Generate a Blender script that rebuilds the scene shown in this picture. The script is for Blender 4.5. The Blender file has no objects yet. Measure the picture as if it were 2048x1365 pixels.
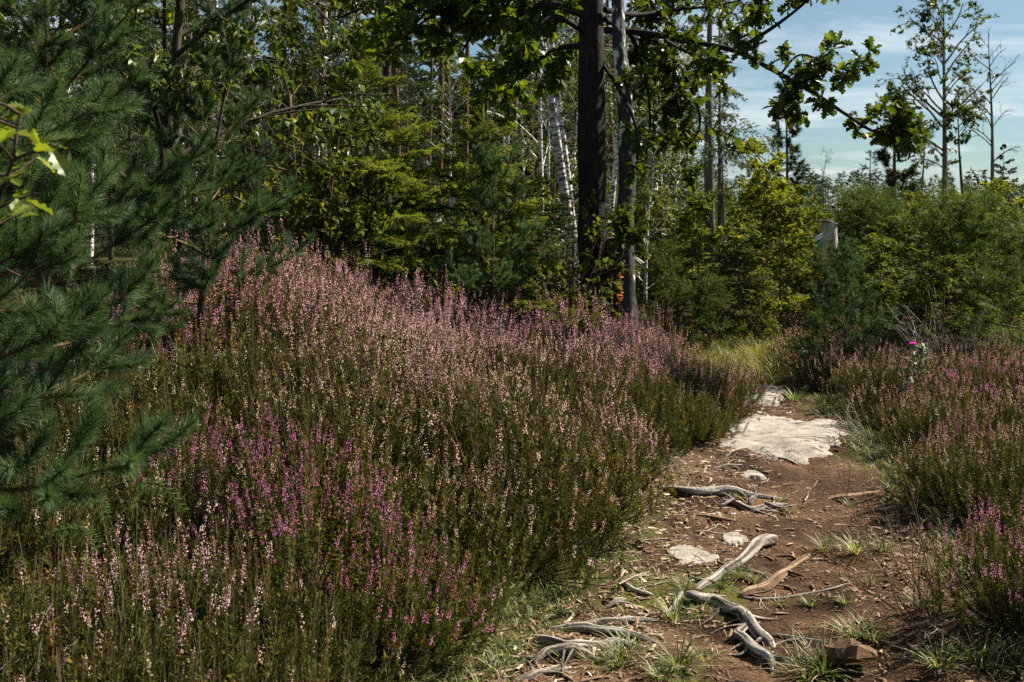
import bpy, math, random
import numpy as np
from mathutils import Matrix, Vector, Euler

# ------------------------------------------------------------------ camera, sky, sun, exposure
S = bpy.context.scene
COL = S.collection
F = 1991.0            # focal length in pixels of the 2048 px wide photograph (35 mm lens)
EYE = 1.6
cam_d = bpy.data.cameras.new('camera')
cam_d.lens = 35.0
cam_d.sensor_width = 36.0
cam_d.shift_y = -(682.5 - 430.0) / 2048.0
cam_d.clip_start = 0.05
cam_d.clip_end = 1500.0
cam_d.dof.use_dof = True
cam_d.dof.focus_distance = 5.6
cam_d.dof.aperture_fstop = 6.3
cam = bpy.data.objects.new('camera', cam_d)
COL.objects.link(cam)
cam.location = (0, 0, EYE)
cam.rotation_euler = (math.radians(90), 0, 0)
S.camera = cam

SUN_AZ = math.radians(66)      # from +Y (view direction) towards +X
SUN_EL = math.radians(43)
world = bpy.data.worlds.new('World')
S.world = world
world.use_nodes = True
wn = world.node_tree.nodes
wl = world.node_tree.links
for n in list(wn):
    wn.remove(n)
w_out = wn.new('ShaderNodeOutputWorld')
w_bg = wn.new('ShaderNodeBackground')
w_bg.inputs['Strength'].default_value = 0.05
sky = wn.new('ShaderNodeTexSky')
sky.sky_type = 'NISHITA'
sky.sun_disc = False
sky.sun_elevation = SUN_EL
sky.sun_rotation = SUN_AZ
sky.air_density = 1.0
sky.dust_density = 0.8
sky.ozone_density = 1.2
# thin wispy clouds on a flat layer high above
w_tc = wn.new('ShaderNodeTexCoord')
w_sep = wn.new('ShaderNodeSeparateXYZ')
wl.new(w_tc.outputs['Generated'], w_sep.inputs[0])
w_zz = wn.new('ShaderNodeMath'); w_zz.operation = 'MAXIMUM'; w_zz.inputs[1].default_value = 0.02
wl.new(w_sep.outputs['Z'], w_zz.inputs[0])
w_za = wn.new('ShaderNodeMath'); w_za.operation = 'ADD'; w_za.inputs[1].default_value = 0.08
wl.new(w_zz.outputs[0], w_za.inputs[0])
w_dx = wn.new('ShaderNodeMath'); w_dx.operation = 'DIVIDE'
w_dy = wn.new('ShaderNodeMath'); w_dy.operation = 'DIVIDE'
wl.new(w_sep.outputs['X'], w_dx.inputs[0]); wl.new(w_za.outputs[0], w_dx.inputs[1])
wl.new(w_sep.outputs['Y'], w_dy.inputs[0]); wl.new(w_za.outputs[0], w_dy.inputs[1])
w_cx = wn.new('ShaderNodeCombineXYZ')
wl.new(w_dx.outputs[0], w_cx.inputs[0]); wl.new(w_dy.outputs[0], w_cx.inputs[1])
w_map = wn.new('ShaderNodeMapping')
w_map.inputs['Scale'].default_value = (0.9, 1.3, 1.0)
w_map.inputs['Location'].default_value = (2.2, 1.7, 0.0)
wl.new(w_cx.outputs[0], w_map.inputs[0])
w_noi = wn.new('ShaderNodeTexNoise')
w_noi.inputs['Scale'].default_value = 0.9
w_noi.inputs['Detail'].default_value = 9.0
w_noi.inputs['Roughness'].default_value = 0.62
w_noi.inputs['Distortion'].default_value = 0.6
wl.new(w_map.outputs[0], w_noi.inputs['Vector'])
w_ramp = wn.new('ShaderNodeValToRGB')
w_ramp.color_ramp.elements[0].position = 0.47
w_ramp.color_ramp.elements[0].color = (0, 0, 0, 1)
w_ramp.color_ramp.elements[1].position = 0.74
w_ramp.color_ramp.elements[1].color = (0.8, 0.8, 0.8, 1)
wl.new(w_noi.outputs['Fac'], w_ramp.inputs[0])
w_mix = wn.new('ShaderNodeMixRGB')
w_mix.inputs[2].default_value = (7.6, 8.0, 8.2, 1)
wl.new(w_ramp.outputs[0], w_mix.inputs[0])
w_hsv = wn.new('ShaderNodeHueSaturation')
w_hsv.inputs['Saturation'].default_value = 0.72
wl.new(sky.outputs[0], w_hsv.inputs['Color'])
w_tint = wn.new('ShaderNodeMixRGB')
w_tint.blend_type = 'MULTIPLY'
w_tint.inputs[0].default_value = 1.0
w_tint.inputs[2].default_value = (.52, .67, .73, 1)
wl.new(w_hsv.outputs[0], w_tint.inputs[1])
wl.new(w_tint.outputs[0], w_mix.inputs[1])
wl.new(w_mix.outputs[0], w_bg.inputs['Color'])
wl.new(w_bg.outputs[0], w_out.inputs['Surface'])

sun_d = bpy.data.lights.new('sun', 'SUN')
sun_d.energy = 5.0
sun_d.angle = math.radians(0.53)
sun_d.color = (1.0, 0.93, 0.80)
sun = bpy.data.objects.new('sun', sun_d)
COL.objects.link(sun)
sun_dir = Vector((math.sin(SUN_AZ) * math.cos(SUN_EL), math.cos(SUN_AZ) * math.cos(SUN_EL), math.sin(SUN_EL)))
sun.rotation_euler = (-sun_dir).to_track_quat('-Z', 'Y').to_euler()
sun.location = (30, 20, 40)

S.view_settings.view_transform = 'Standard'
S.view_settings.look = 'None'
S.view_settings.gamma = 1.0
S.view_settings.exposure = 1.35
S.view_settings.use_curve_mapping = False
S.cycles.max_bounces = 4
S.cycles.diffuse_bounces = 1
S.cycles.glossy_bounces = 2
S.cycles.transmission_bounces = 2
S.cycles.transparent_max_bounces = 4
S.cycles.caustics_reflective = False
S.cycles.caustics_refractive = False
S.cycles.use_denoising = False
S.cycles.use_adaptive_sampling = True
S.cycles.adaptive_threshold = 0.02
try:
    S.cycles.denoiser = 'OPENIMAGEDENOISE'
    S.cycles.denoising_prefilter = 'ACCURATE'
except Exception:
    pass
S.render.threads_mode = 'AUTO'

R = np.random.default_rng(7)
TAU = math.tau


def at(px, py, D):
    """A point of the place: D metres ahead, read off the photograph."""
    return np.array([(px - 1024.0) / F * D, D, EYE - (py - 430.0) / F * D])


def gx(px, D):
    return (px - 1024.0) / F * D


def sstep(a, b, x):
    t = np.clip((x - a) / (b - a), 0, 1)
    return t * t * (3 - 2 * t)


# ------------------------------------------------------------------ smooth value noise (numpy)
_NT = np.random.default_rng(99).random((64, 64, 64))


def vnoise(p):
    p = np.asarray(p, float)
    i = np.floor(p).astype(int)
    f = p - i
    f = f * f * (3 - 2 * f)
    i0 = i & 63
    i1 = (i + 1) & 63
    x0, y0, z0 = i0[..., 0], i0[..., 1], i0[..., 2]
    x1, y1, z1 = i1[..., 0], i1[..., 1], i1[..., 2]
    fx, fy, fz = f[..., 0], f[..., 1], f[..., 2]
    a = _NT[x0, y0, z0] * (1 - fx) + _NT[x1, y0, z0] * fx
    b = _NT[x0, y1, z0] * (1 - fx) + _NT[x1, y1, z0] * fx
    c = _NT[x0, y0, z1] * (1 - fx) + _NT[x1, y0, z1] * fx
    d = _NT[x0, y1, z1] * (1 - fx) + _NT[x1, y1, z1] * fx
    return (a * (1 - fy) + b * fy) * (1 - fz) + (c * (1 - fy) + d * fy) * fz


def n2(x, y, s, seed=0.0):
    return vnoise(np.stack([np.asarray(x, float) * s + seed * 3.7 + 11, np.asarray(y, float) * s + seed * 1.3 + 5, np.full(np.shape(x), seed * 2.1 + .5)], -1))


# ------------------------------------------------------------------ terrain
PL_Y = np.array([-4, 1.5, 3.4, 4.75, 6.4, 7.4, 8.6, 9.6, 10.6, 12.0, 14])
PL_X = np.array([-1.4, -0.95, -0.16, 0.44, 1.02, 1.42, 1.95, 2.2, 1.95, 1.6, 1.5])
PR_Y = np.array([-4, 1.5, 3.6, 5.1, 6.8, 7.8, 9.2, 9.9, 10.6, 12.0, 14])
PR_X = np.array([1.3, 1.5, 1.72, 2.2, 2.42, 2.62, 2.72, 2.6, 2.3, 1.9, 1.6])


def path_l(y):
    return np.interp(y, PL_Y, PL_X)


def path_r(y):
    return np.interp(y, PR_Y, PR_X)


def in_path(x, y):
    """signed distance-like value: > 0 inside the trodden path"""
    wob = (n2(x, y, 2.2, 3) - .5) * .35 + (n2(x, y, 7, 4) - .5) * .12
    a = np.minimum(x - path_l(y), path_r(y) - x)
    b = np.minimum(a, 10.4 - y)
    return b + wob


def hgt(x, y):
    x = np.asarray(x, float)
    y = np.asarray(y, float)
    dl = path_l(y) - x
    dr = x - path_r(y)
    h = .40 * sstep(-.1, 2.0, dl) * sstep(1.5, 5.5, y) * (1 - .55 * sstep(9, 13, y))
    h = h + .36 * np.exp(-(((x + 1.75) / .9) ** 2 + ((y - 7.2) / 1.3) ** 2)) - .10 * np.exp(-(((x + .5) / .9) ** 2 + ((y - 8.6) / 1.0) ** 2))
    h = h + .16 * sstep(0, 1.6, dr) * (1 - .5 * sstep(9, 14, y))
    h = h + (n2(x, y, .45, 1) - .5) * .16 + (n2(x, y, 1.6, 2) - .5) * .05
    far = sstep(30, 120, np.hypot(x, y))
    h = h + far * (n2(x, y, .02, 6) - .35) * 3.0
    return h


def gz(x, y):
    return float(hgt(np.array([x]), np.array([y]))[0])


# ------------------------------------------------------------------ mesh collecting
def unit(v):
    v = np.asarray(v, float)
    return v / np.maximum(np.linalg.norm(v, axis=-1, keepdims=True), 1e-9)


class MB:
    def __init__(self):
        self.V, self.Q, self.M, self.T = [], [], [], []
        self.n = 0

    def add(self, v, f, mat=0, tint=0.5):
        v = np.asarray(v, float).reshape(-1, 3)
        f = np.asarray(f, np.int64)
        if len(v) == 0 or len(f) == 0:
            return
        self.V.append(v)
        self.Q.append(f + self.n)
        self.M.append(np.full(len(f), mat, np.int32))
        self.T.append(np.broadcast_to(np.asarray(tint, float), (len(v),)).copy())
        self.n += len(v)

    def scatter(self, tv, tf, org, fr, sc, mat=0, tint=None):
        """copies of a small template: tv (k,3), fr (n,3,3) rows = local axes, sc (n,) or (n,3)"""
        n = len(org)
        if n == 0:
            return
        sc = np.asarray(sc, float)
        if sc.ndim == 0:
            sc = np.full(n, float(sc))
        if sc.ndim == 1:
            sc = np.repeat(sc[:, None], 3, 1)
        loc = tv[None, :, :] * sc[:, None, :]
        v = np.einsum('nki,nij->nkj', loc, fr) + org[:, None, :]
        k = len(tv)
        f = (tf[None, :, :] + (np.arange(n) * k)[:, None, None]).reshape(-1, tf.shape[1])
        if tint is None:
            tint = R.random(n)
        self.add(v.reshape(-1, 3), f, mat, np.repeat(np.asarray(tint, float), k))

    def tube(self, pts, rad, sides=6, mat=0, tint=.5, rough=0.0, cap=True, flat=1.0, groove=0.0):
        pts = np.asarray(pts, float)
        n = len(pts)
        rad = np.broadcast_to(np.asarray(rad, float), (n,))
        t = np.gradient(pts, axis=0)
        t = unit(t)
        a = np.array([0, 0, 1.0]) if abs(t[0][2]) < .9 else np.array([1.0, 0, 0])
        u = unit(np.cross(t[0], a))
        us = []
        for i in range(n):
            u = u - t[i] * np.dot(u, t[i])
            u = unit(u)
            us.append(u)
        us = np.array(us)
        ws = np.cross(t, us)
        ang = np.arange(sides) / sides * TAU
        rr = rad[:, None] * np.ones(sides)[None, :]
        if rough:
            base = pts[:, None, :] * 1.0
            q = np.stack([np.cos(ang)[None, :] * 1.7 + pts[:, :1] * 9, np.sin(ang)[None, :] * 1.7 + pts[:, 1:2] * 9, pts[:, 2:3] * 9 + 0 * ang[None, :]], -1)
            gr = vnoise(q + 20)
            if groove:
                sl = np.arange(n)[:, None] * groove
                q2 = np.stack([np.cos(ang)[None, :] * 2.6 + 0 * sl + pts[0, 0] * 7, np.sin(ang)[None, :] * 2.6 + 0 * sl + 31, sl + 0 * ang[None, :]], -1)
                q3 = np.stack([np.cos(ang)[None, :] * 5.5 + 0 * sl + 3, np.sin(ang)[None, :] * 5.5 + 0 * sl + 11, sl * 1.4 + 0 * ang[None, :]], -1)
                gr = .25 * gr + .45 * vnoise(q2 + 40) + .30 * vnoise(q3 + 7)
                tint = np.clip(.5 + (gr - .5) * 2.6, 0, 1).ravel()
            rr = rr * (1 + rough * (gr - .5) * 2)
        v = pts[:, None, :] + rr[..., None] * (np.cos(ang)[None, :, None] * us[:, None, :] + flat * np.sin(ang)[None, :, None] * ws[:, None, :])
        v = v.reshape(-1, 3)
        i = np.arange(n - 1)[:, None] * sides
        j = np.arange(sides)[None, :]
        j2 = (j + 1) % sides
        f = np.stack([i + j, i + j2, i + sides + j2, i + sides + j], -1).reshape(-1, 4)
        self.add(v, f, mat, tint)
        if cap:
            if np.ndim(tint):
                tint = .5
            c = np.vstack([v[-sides:], pts[-1:] + t[-1:] * rad[-1] * .3])
            ff = np.stack([np.arange(sides), (np.arange(sides) + 1) % sides, np.full(sides, sides)], -1)
            self.add(c, ff, mat, tint)
            c = np.vstack([v[:sides], pts[:1] - t[:1] * rad[0] * .3])
            ff = np.stack([(np.arange(sides) + 1) % sides, np.arange(sides), np.full(sides, sides)], -1)
            self.add(c, ff, mat, tint)

    def mesh(self, name, mats, smooth=False):
        me = bpy.data.meshes.new(name)
        if not self.V:
            return me
        V = np.concatenate(self.V)
        T = np.concatenate(self.T)
        sizes = np.concatenate([np.full(len(q), q.shape[1], np.int32) for q in self.Q])
        loops = np.concatenate([q.reshape(-1) for q in self.Q]).astype(np.int32)
        M = np.concatenate(self.M)
        starts = np.concatenate([[0], np.cumsum(sizes)[:-1]]).astype(np.int32)
        me.vertices.add(len(V))
        me.vertices.foreach_set('co', V.astype(np.float32).ravel())
        me.loops.add(len(loops))
        me.loops.foreach_set('vertex_index', loops)
        me.polygons.add(len(sizes))
        me.polygons.foreach_set('loop_start', starts)
        me.polygons.foreach_set('loop_total', sizes)
        me.polygons.foreach_set('material_index', M)
        me.polygons.foreach_set('use_smooth', np.full(len(sizes), bool(smooth)))
        at_ = me.attributes.new('tint', 'FLOAT', 'POINT')
        at_.data.foreach_set('value', T.astype(np.float32))
        for m in mats:
            me.materials.append(m)
        me.update(calc_edges=True)
        return me


def link(name, data, parent=None, loc=(0, 0, 0), rz=0.0, sc=1.0, rot=None, mw=None):
    o = bpy.data.objects.new(name, data)
    COL.objects.link(o)
    if parent is not None:
        o.parent = parent
    if mw is not None:
        o.matrix_basis = mw
    else:
        o.location = [float(c) for c in loc]
        o.rotation_euler = rot if rot is not None else (0, 0, rz)
        o.scale = (sc, sc, sc) if np.ndim(sc) == 0 else sc
    return o


def tag(o, label=None, cat=None, group=None, kind=None):
    if label:
        o['label'] = label
    if cat:
        o['category'] = cat
    if group:
        o['group'] = group
    if kind:
        o['kind'] = kind
    return o


def frames(d, nrm=None, jit=0.0):
    """rows: x = d, y = side, z = normal close to nrm (random when None)"""
    d = unit(d)
    n = len(d)
    if nrm is None:
        nrm = R.normal(size=(n, 3))
    else:
        nrm = np.broadcast_to(np.asarray(nrm, float), (n, 3)) + R.normal(size=(n, 3)) * jit
    side = unit(np.cross(nrm, d) + 1e-6)
    z = np.cross(d, side)
    return np.stack([d, side, z], 1)


def wander(p0, d0, L, n, wob, pull, rng=None):
    rng = rng or R
    p = np.array(p0, float)
    d = unit(np.array(d0, float))
    out = [p.copy()]
    for i in range(n):
        d = unit(d + rng.normal(size=3) * wob + np.array([0, 0, pull]))
        p = p + d * (L / n)
        out.append(p.copy())
    return np.array(out)


def spline(pts, m=6):
    """Catmull-Rom through the points"""
    p = np.asarray(pts, float)
    p = np.vstack([2 * p[0] - p[1], p, 2 * p[-1] - p[-2]])
    out = []
    for i in range(1, len(p) - 2):
        for k in range(m):
            t = k / m
            out.append(.5 * ((2 * p[i]) + (-p[i - 1] + p[i + 1]) * t + (2 * p[i - 1] - 5 * p[i] + 4 * p[i + 1] - p[i + 2]) * t * t + (-p[i - 1] + 3 * p[i] - 3 * p[i + 1] + p[i + 2]) * t ** 3))
    out.append(p[-2])
    return np.array(out)


def along(pts, t):
    """points and tangents at parameters t in 0..1"""
    pts = np.asarray(pts, float)
    s = np.concatenate([[0], np.cumsum(np.linalg.norm(np.diff(pts, axis=0), axis=1))])
    s = s / max(s[-1], 1e-9)
    t = np.asarray(t, float)
    P = np.stack([np.interp(t, s, pts[:, k]) for k in range(3)], -1)
    e = 1e-2
    A = np.stack([np.interp(np.clip(t - e, 0, 1), s, pts[:, k]) for k in range(3)], -1)
    B = np.stack([np.interp(np.clip(t + e, 0, 1), s, pts[:, k]) for k in range(3)], -1)
    return P, unit(B - A)


# ------------------------------------------------------------------ materials
def nodes_of(name):
    m = bpy.data.materials.new(name)
    m.use_nodes = True
    nt = m.node_tree
    for n in list(nt.nodes):
        nt.nodes.remove(n)
    return m, nt.nodes, nt.links


def ramp(N, stops):
    r = N.new('ShaderNodeValToRGB')
    e = r.color_ramp.elements
    e[0].position, e[0].color = stops[0][0], (*stops[0][1], 1)
    e[1].position, e[1].color = stops[-1][0], (*stops[-1][1], 1)
    for p, c in stops[1:-1]:
        x = e.new(p)
        x.color = (*c, 1)
    return r


def leaf_mat(name, stops, trans=.4, tcol=(1.25, 1.2, .55), rough=.5, spec=.35, obj_var=.25, obj_color=False):
    """leaf tissue: colour by leaf (tint attribute) and by plant, lets some sun through"""
    m, N, L = nodes_of(name)
    out = N.new('ShaderNodeOutputMaterial')
    a = N.new('ShaderNodeAttribute'); a.attribute_name = 'tint'
    r = ramp(N, stops)
    L.new(a.outputs['Fac'], r.inputs[0])
    oi = N.new('ShaderNodeObjectInfo')
    mr = N.new('ShaderNodeMapRange')
    mr.inputs['To Min'].default_value = 1 - obj_var
    mr.inputs['To Max'].default_value = 1 + obj_var
    L.new(oi.outputs['Random'], mr.inputs[0])
    hs = N.new('ShaderNodeHueSaturation')
    L.new(mr.outputs[0], hs.inputs['Value'])
    L.new(r.outputs[0], hs.inputs['Color'])
    colour = hs.outputs[0]
    if obj_color:
        mu = N.new('ShaderNodeMixRGB'); mu.blend_type = 'MULTIPLY'; mu.inputs[0].default_value = 1
        L.new(colour, mu.inputs[1]); L.new(oi.outputs['Color'], mu.inputs[2])
        colour = mu.outputs[0]
    b = N.new('ShaderNodeBsdfPrincipled')
    b.inputs['Roughness'].default_value = rough
    b.inputs['Specular IOR Level'].default_value = spec
    L.new(colour, b.inputs['Base Color'])
    t = N.new('ShaderNodeBsdfTranslucent')
    mc = N.new('ShaderNodeMixRGB'); mc.blend_type = 'MULTIPLY'; mc.inputs[0].default_value = 1
    mc.inputs[2].default_value = (*tcol, 1)
    L.new(colour, mc.inputs[1]); L.new(mc.outputs[0], t.inputs['Color'])
    mx = N.new('ShaderNodeMixShader'); mx.inputs[0].default_value = trans
    L.new(b.outputs[0], mx.inputs[1]); L.new(t.outputs[0], mx.inputs[2])
    L.new(mx.outputs[0], out.inputs['Surface'])
    return m


def rough_mat(name, stops, scale=(8, 8, 8), nscale=1.0, detail=6, bump=.4, bdist=.02, rough=.85, spec=.2, coord='Object', dist=0.0, tintmix=0.0):
    m, N, L = nodes_of(name)
    out = N.new('ShaderNodeOutputMaterial')
    tc = N.new('ShaderNodeTexCoord')
    mp = N.new('ShaderNodeMapping'); mp.inputs['Scale'].default_value = scale
    L.new(tc.outputs[coord], mp.inputs[0])
    no = N.new('ShaderNodeTexNoise')
    no.inputs['Scale'].default_value = nscale
    no.inputs['Detail'].default_value = detail
    no.inputs['Roughness'].default_value = .65
    no.inputs['Distortion'].default_value = dist
    L.new(mp.outputs[0], no.inputs['Vector'])
    r = ramp(N, stops)
    if tintmix:
        a = N.new('ShaderNodeAttribute'); a.attribute_name = 'tint'
        ma = N.new('ShaderNodeMixRGB'); ma.inputs[0].default_value = tintmix
        L.new(no.outputs['Fac'], ma.inputs[1]); L.new(a.outputs['Fac'], ma.inputs[2])
        L.new(ma.outputs[0], r.inputs[0])
    else:
        L.new(no.outputs['Fac'], r.inputs[0])
    b = N.new('ShaderNodeBsdfPrincipled')
    b.inputs['Roughness'].default_value = rough
    b.inputs['Specular IOR Level'].default_value = spec
    L.new(r.outputs[0], b.inputs['Base Color'])
    bp = N.new('ShaderNodeBump'); bp.inputs['Strength'].default_value = bump; bp.inputs['Distance'].default_value = bdist
    L.new(no.outputs['Fac'], bp.inputs['Height'])
    L.new(bp.outputs[0], b.inputs['Normal'])
    L.new(b.outputs[0], out.inputs['Surface'])
    return m


M = {}
M['pine_needle'] = leaf_mat('pine_needle', [(0, (.034, .068, .030)), (.5, (.075, .125, .052)), (1, (.135, .180, .070))], trans=.3, tcol=(1.1, 1.2, .6), rough=.5, spec=.22)
M['pine_sapling'] = leaf_mat('pine_sapling', [(0, (.035, .062, .016)), (.5, (.075, .110, .025)), (1, (.135, .160, .035))], trans=.3, rough=.6, spec=.12)
M['pine_far'] = leaf_mat('pine_far', [(0, (.016, .034, .016)), (1, (.045, .070, .026))], trans=.2, rough=.6)
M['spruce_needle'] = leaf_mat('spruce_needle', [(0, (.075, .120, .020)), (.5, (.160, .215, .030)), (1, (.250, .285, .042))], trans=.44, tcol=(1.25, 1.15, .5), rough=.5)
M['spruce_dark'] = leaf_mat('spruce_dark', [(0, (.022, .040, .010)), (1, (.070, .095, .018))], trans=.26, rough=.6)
M['birch_leaf'] = leaf_mat('birch_leaf', [(0, (.035, .065, .014)), (.5, (.065, .105, .018)), (.98, (.125, .150, .022)), (.992, (.30, .24, .02)), (1, (.36, .25, .02))], trans=.42, rough=.42, spec=.3)
M['birch_young'] = leaf_mat('birch_young', [(0, (.055, .085, .012)), (.6, (.115, .145, .016)), (1, (.210, .205, .020))], trans=.42, rough=.6, spec=.12, obj_color=True)
M['oak_leaf'] = leaf_mat('oak_leaf', [(0, (.032, .060, .010)), (.6, (.062, .098, .012)), (1, (.115, .140, .016))], trans=.45, tcol=(1.5, 1.35, .4), rough=.45, spec=.3)
M['oak_young'] = leaf_mat('oak_young', [(0, (.10, .14, .018)), (1, (.20, .24, .025))], trans=.5, rough=.4)
M['fern'] = leaf_mat('fern', [(0, (.05, .10, .02)), (1, (.10, .16, .03))], trans=.4, rough=.6)
M['heath_leaf'] = leaf_mat('heath_leaf', [(0, (.034, .042, .008)), (.5, (.076, .088, .013)), (.75, (.125, .125, .020)), (.92, (.17, .12, .03)), (1, (.26, .14, .035))], trans=.25, rough=.7, spec=.15, obj_var=.3)
M['heath_far_leaf'] = leaf_mat('heath_far_leaf', [(0, (.040, .040, .014)), (.5, (.085, .070, .026)), (1, (.17, .10, .045))], trans=.25, rough=.8, spec=.1)
M['heath_flower'] = leaf_mat('heath_flower', [(0, (.52, .34, .22)), (.3, (.85, .72, .62)), (1, (1.0, 1.0, 1.0))], trans=.42, tcol=(1.1, .95, 1.0), rough=.7, spec=.15, obj_var=.12, obj_color=True)
M['heath_far_flower'] = leaf_mat('heath_far_flower', [(0, (.26, .14, .09)), (.6, (.42, .26, .22)), (1, (.58, .36, .40))], trans=.35, tcol=(1.05, .95, 1.0), rough=.8, spec=.1)
M['grass'] = leaf_mat('grass', [(0, (.050, .095, .018)), (.5, (.12, .17, .035)), (.72, (.20, .22, .08)), (.8, (.45, .38, .22)), (1, (.55, .46, .30))], trans=.35, rough=.5, spec=.3)
M['meadow_grass'] = leaf_mat('meadow_grass', [(0, (.09, .12, .02)), (.6, (.18, .19, .035)), (1, (.34, .29, .09))], trans=.4, rough=.6)
M['dry_leaf'] = leaf_mat('dry_leaf', [(0, (.35, .08, .01)), (1, (.70, .22, .02))], trans=.35, tcol=(1.1, .8, .5), rough=.6)
M['chips'] = leaf_mat('chips', [(0, (.10, .055, .03)), (.45, (.26, .16, .095)), (.75, (.50, .38, .27)), (1, (.72, .62, .50))], trans=.0, rough=.8, spec=.2)
M['twig'] = rough_mat('twig', [(.3, (.06, .04, .022)), (.7, (.17, .115, .06))], scale=(30, 30, 8), bump=.2)
M['shoot'] = rough_mat('shoot', [(.3, (.06, .036, .014)), (.7, (.15, .095, .032))], scale=(30, 30, 12), bump=.2)
M['heath_stem'] = rough_mat('heath_stem', [(.3, (.045, .03, .018)), (.7, (.12, .08, .045))], scale=(40, 40, 20), bump=.1)
M['grey_twig'] = rough_mat('grey_twig', [(.3, (.16, .13, .10)), (.7, (.42, .37, .31))], scale=(30, 30, 10), bump=.2)
M['oak_bark'] = rough_mat('oak_bark', [(.35, (.006, .005, .004)), (.6, (.026, .021, .016)), (.8, (.055, .045, .034))], scale=(14, 14, 3.5), nscale=2.2, bump=1.0, bdist=.03)
M['pine_bark'] = rough_mat('pine_bark', [(.3, (.035, .022, .014)), (.55, (.12, .068, .036)), (.8, (.24, .13, .065))], scale=(9, 9, 3), nscale=2.0, bump=.7)
M['grey_bark'] = rough_mat('grey_bark', [(.3, (.06, .05, .04)), (.7, (.20, .18, .15))], scale=(12, 12, 4), nscale=2.0, bump=.7)
M['dark_bark'] = rough_mat('dark_bark', [(.3, (.025, .02, .015)), (.7, (.085, .065, .045))], scale=(12, 12, 4), nscale=2.0, bump=.8)
M['driftwood'] = rough_mat('driftwood', [(.30, (.035, .026, .02)), (.43, (.14, .115, .09)), (.60, (.30, .265, .23)), (.78, (.45, .41, .37))], scale=(22, 22, 22), nscale=2.4, detail=8, bump=.9, bdist=.012, tintmix=.6)
M['brown_root'] = rough_mat('brown_root', [(.3, (.06, .032, .018)), (.5, (.17, .095, .052)), (.75, (.36, .25, .16))], scale=(20, 20, 20), nscale=2.4, detail=8, bump=.9, bdist=.012, tintmix=.6)
M['stump_wood'] = rough_mat('stump_wood', [(.3, (.20, .17, .14)), (.5, (.40, .36, .32)), (.75, (.58, .54, .50))], scale=(9, 9, 1.6), nscale=2.0, detail=8, bump=.6)
M['thistle_green'] = leaf_mat('thistle_green', [(0, (.07, .095, .045)), (1, (.15, .18, .10))], trans=.2)
M['thistle_pink'] = leaf_mat('thistle_pink', [(0, (.60, .04, .40)), (1, (.85, .10, .62))], trans=.3, tcol=(1.1, .8, 1.0))
M['white_paint'] = rough_mat('white_paint', [(.3, (.70, .72, .72)), (.7, (.80, .82, .82))], bump=.05)
M['green_paint'] = rough_mat('green_paint', [(.3, (.02, .30, .20)), (.7, (.04, .38, .26))], bump=.05)


def birch_bark():
    m, N, L = nodes_of('birch_bark')
    out = N.new('ShaderNodeOutputMaterial')
    tc = N.new('ShaderNodeTexCoord')
    mp = N.new('ShaderNodeMapping'); mp.inputs['Scale'].default_value = (5, 5, 16)
    L.new(tc.outputs['Object'], mp.inputs[0])
    no = N.new('ShaderNodeTexNoise'); no.inputs['Scale'].default_value = 1.3; no.inputs['Detail'].default_value = 6
    L.new(mp.outputs[0], no.inputs['Vector'])
    r = ramp(N, [(.40, (.05, .042, .035)), (.50, (.42, .39, .34)), (.60, (.74, .72, .67))])
    L.new(no.outputs['Fac'], r.inputs[0])
    b = N.new('ShaderNodeBsdfPrincipled'); b.inputs['Roughness'].default_value = .7
    L.new(r.outputs[0], b.inputs['Base Color'])
    bp = N.new('ShaderNodeBump'); bp.inputs['Strength'].default_value = .4; bp.inputs['Distance'].default_value = .02
    L.new(no.outputs['Fac'], bp.inputs['Height']); L.new(bp.outputs[0], b.inputs['Normal'])
    L.new(b.outputs[0], out.inputs['Surface'])
    return m


M['birch_bark'] = birch_bark()


def old_birch_bark():
    """white bark that turns black and furrowed towards the foot of the trunk"""
    m, N, L = nodes_of('old_birch_bark')
    out = N.new('ShaderNodeOutputMaterial')
    tc = N.new('ShaderNodeTexCoord')
    mp = N.new('ShaderNodeMapping'); mp.inputs['Scale'].default_value = (7, 7, 4.5)
    L.new(tc.outputs['Object'], mp.inputs[0])
    no = N.new('ShaderNodeTexNoise'); no.inputs['Scale'].default_value = 1.6; no.inputs['Detail'].default_value = 7
    L.new(mp.outputs[0], no.inputs['Vector'])
    sp = N.new('ShaderNodeSeparateXYZ'); L.new(tc.outputs['Object'], sp.inputs[0])
    mr = N.new('ShaderNodeMapRange')
    mr.inputs['From Min'].default_value = .3; mr.inputs['From Max'].default_value = 2.6
    mr.inputs['To Min'].default_value = -.17; mr.inputs['To Max'].default_value = -.035
    L.new(sp.outputs['Z'], mr.inputs[0])
    ad = N.new('ShaderNodeMath'); ad.operation = 'ADD'
    L.new(no.outputs['Fac'], ad.inputs[0]); L.new(mr.outputs[0], ad.inputs[1])
    r = ramp(N, [(.44, (.012, .010, .009)), (.50, (.05, .045, .04)), (.56, (.62, .60, .56))])
    L.new(ad.outputs[0], r.inputs[0])
    b = N.new('ShaderNodeBsdfPrincipled'); b.inputs['Roughness'].default_value = .7
    L.new(r.outputs[0], b.inputs['Base Color'])
    bp = N.new('ShaderNodeBump'); bp.inputs['Strength'].default_value = .9; bp.inputs['Distance'].default_value = .03
    L.new(no.outputs['Fac'], bp.inputs['Height']); L.new(bp.outputs[0], b.inputs['Normal'])
    L.new(b.outputs[0], out.inputs['Surface'])
    return m


M['old_birch_bark'] = old_birch_bark()


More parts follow.
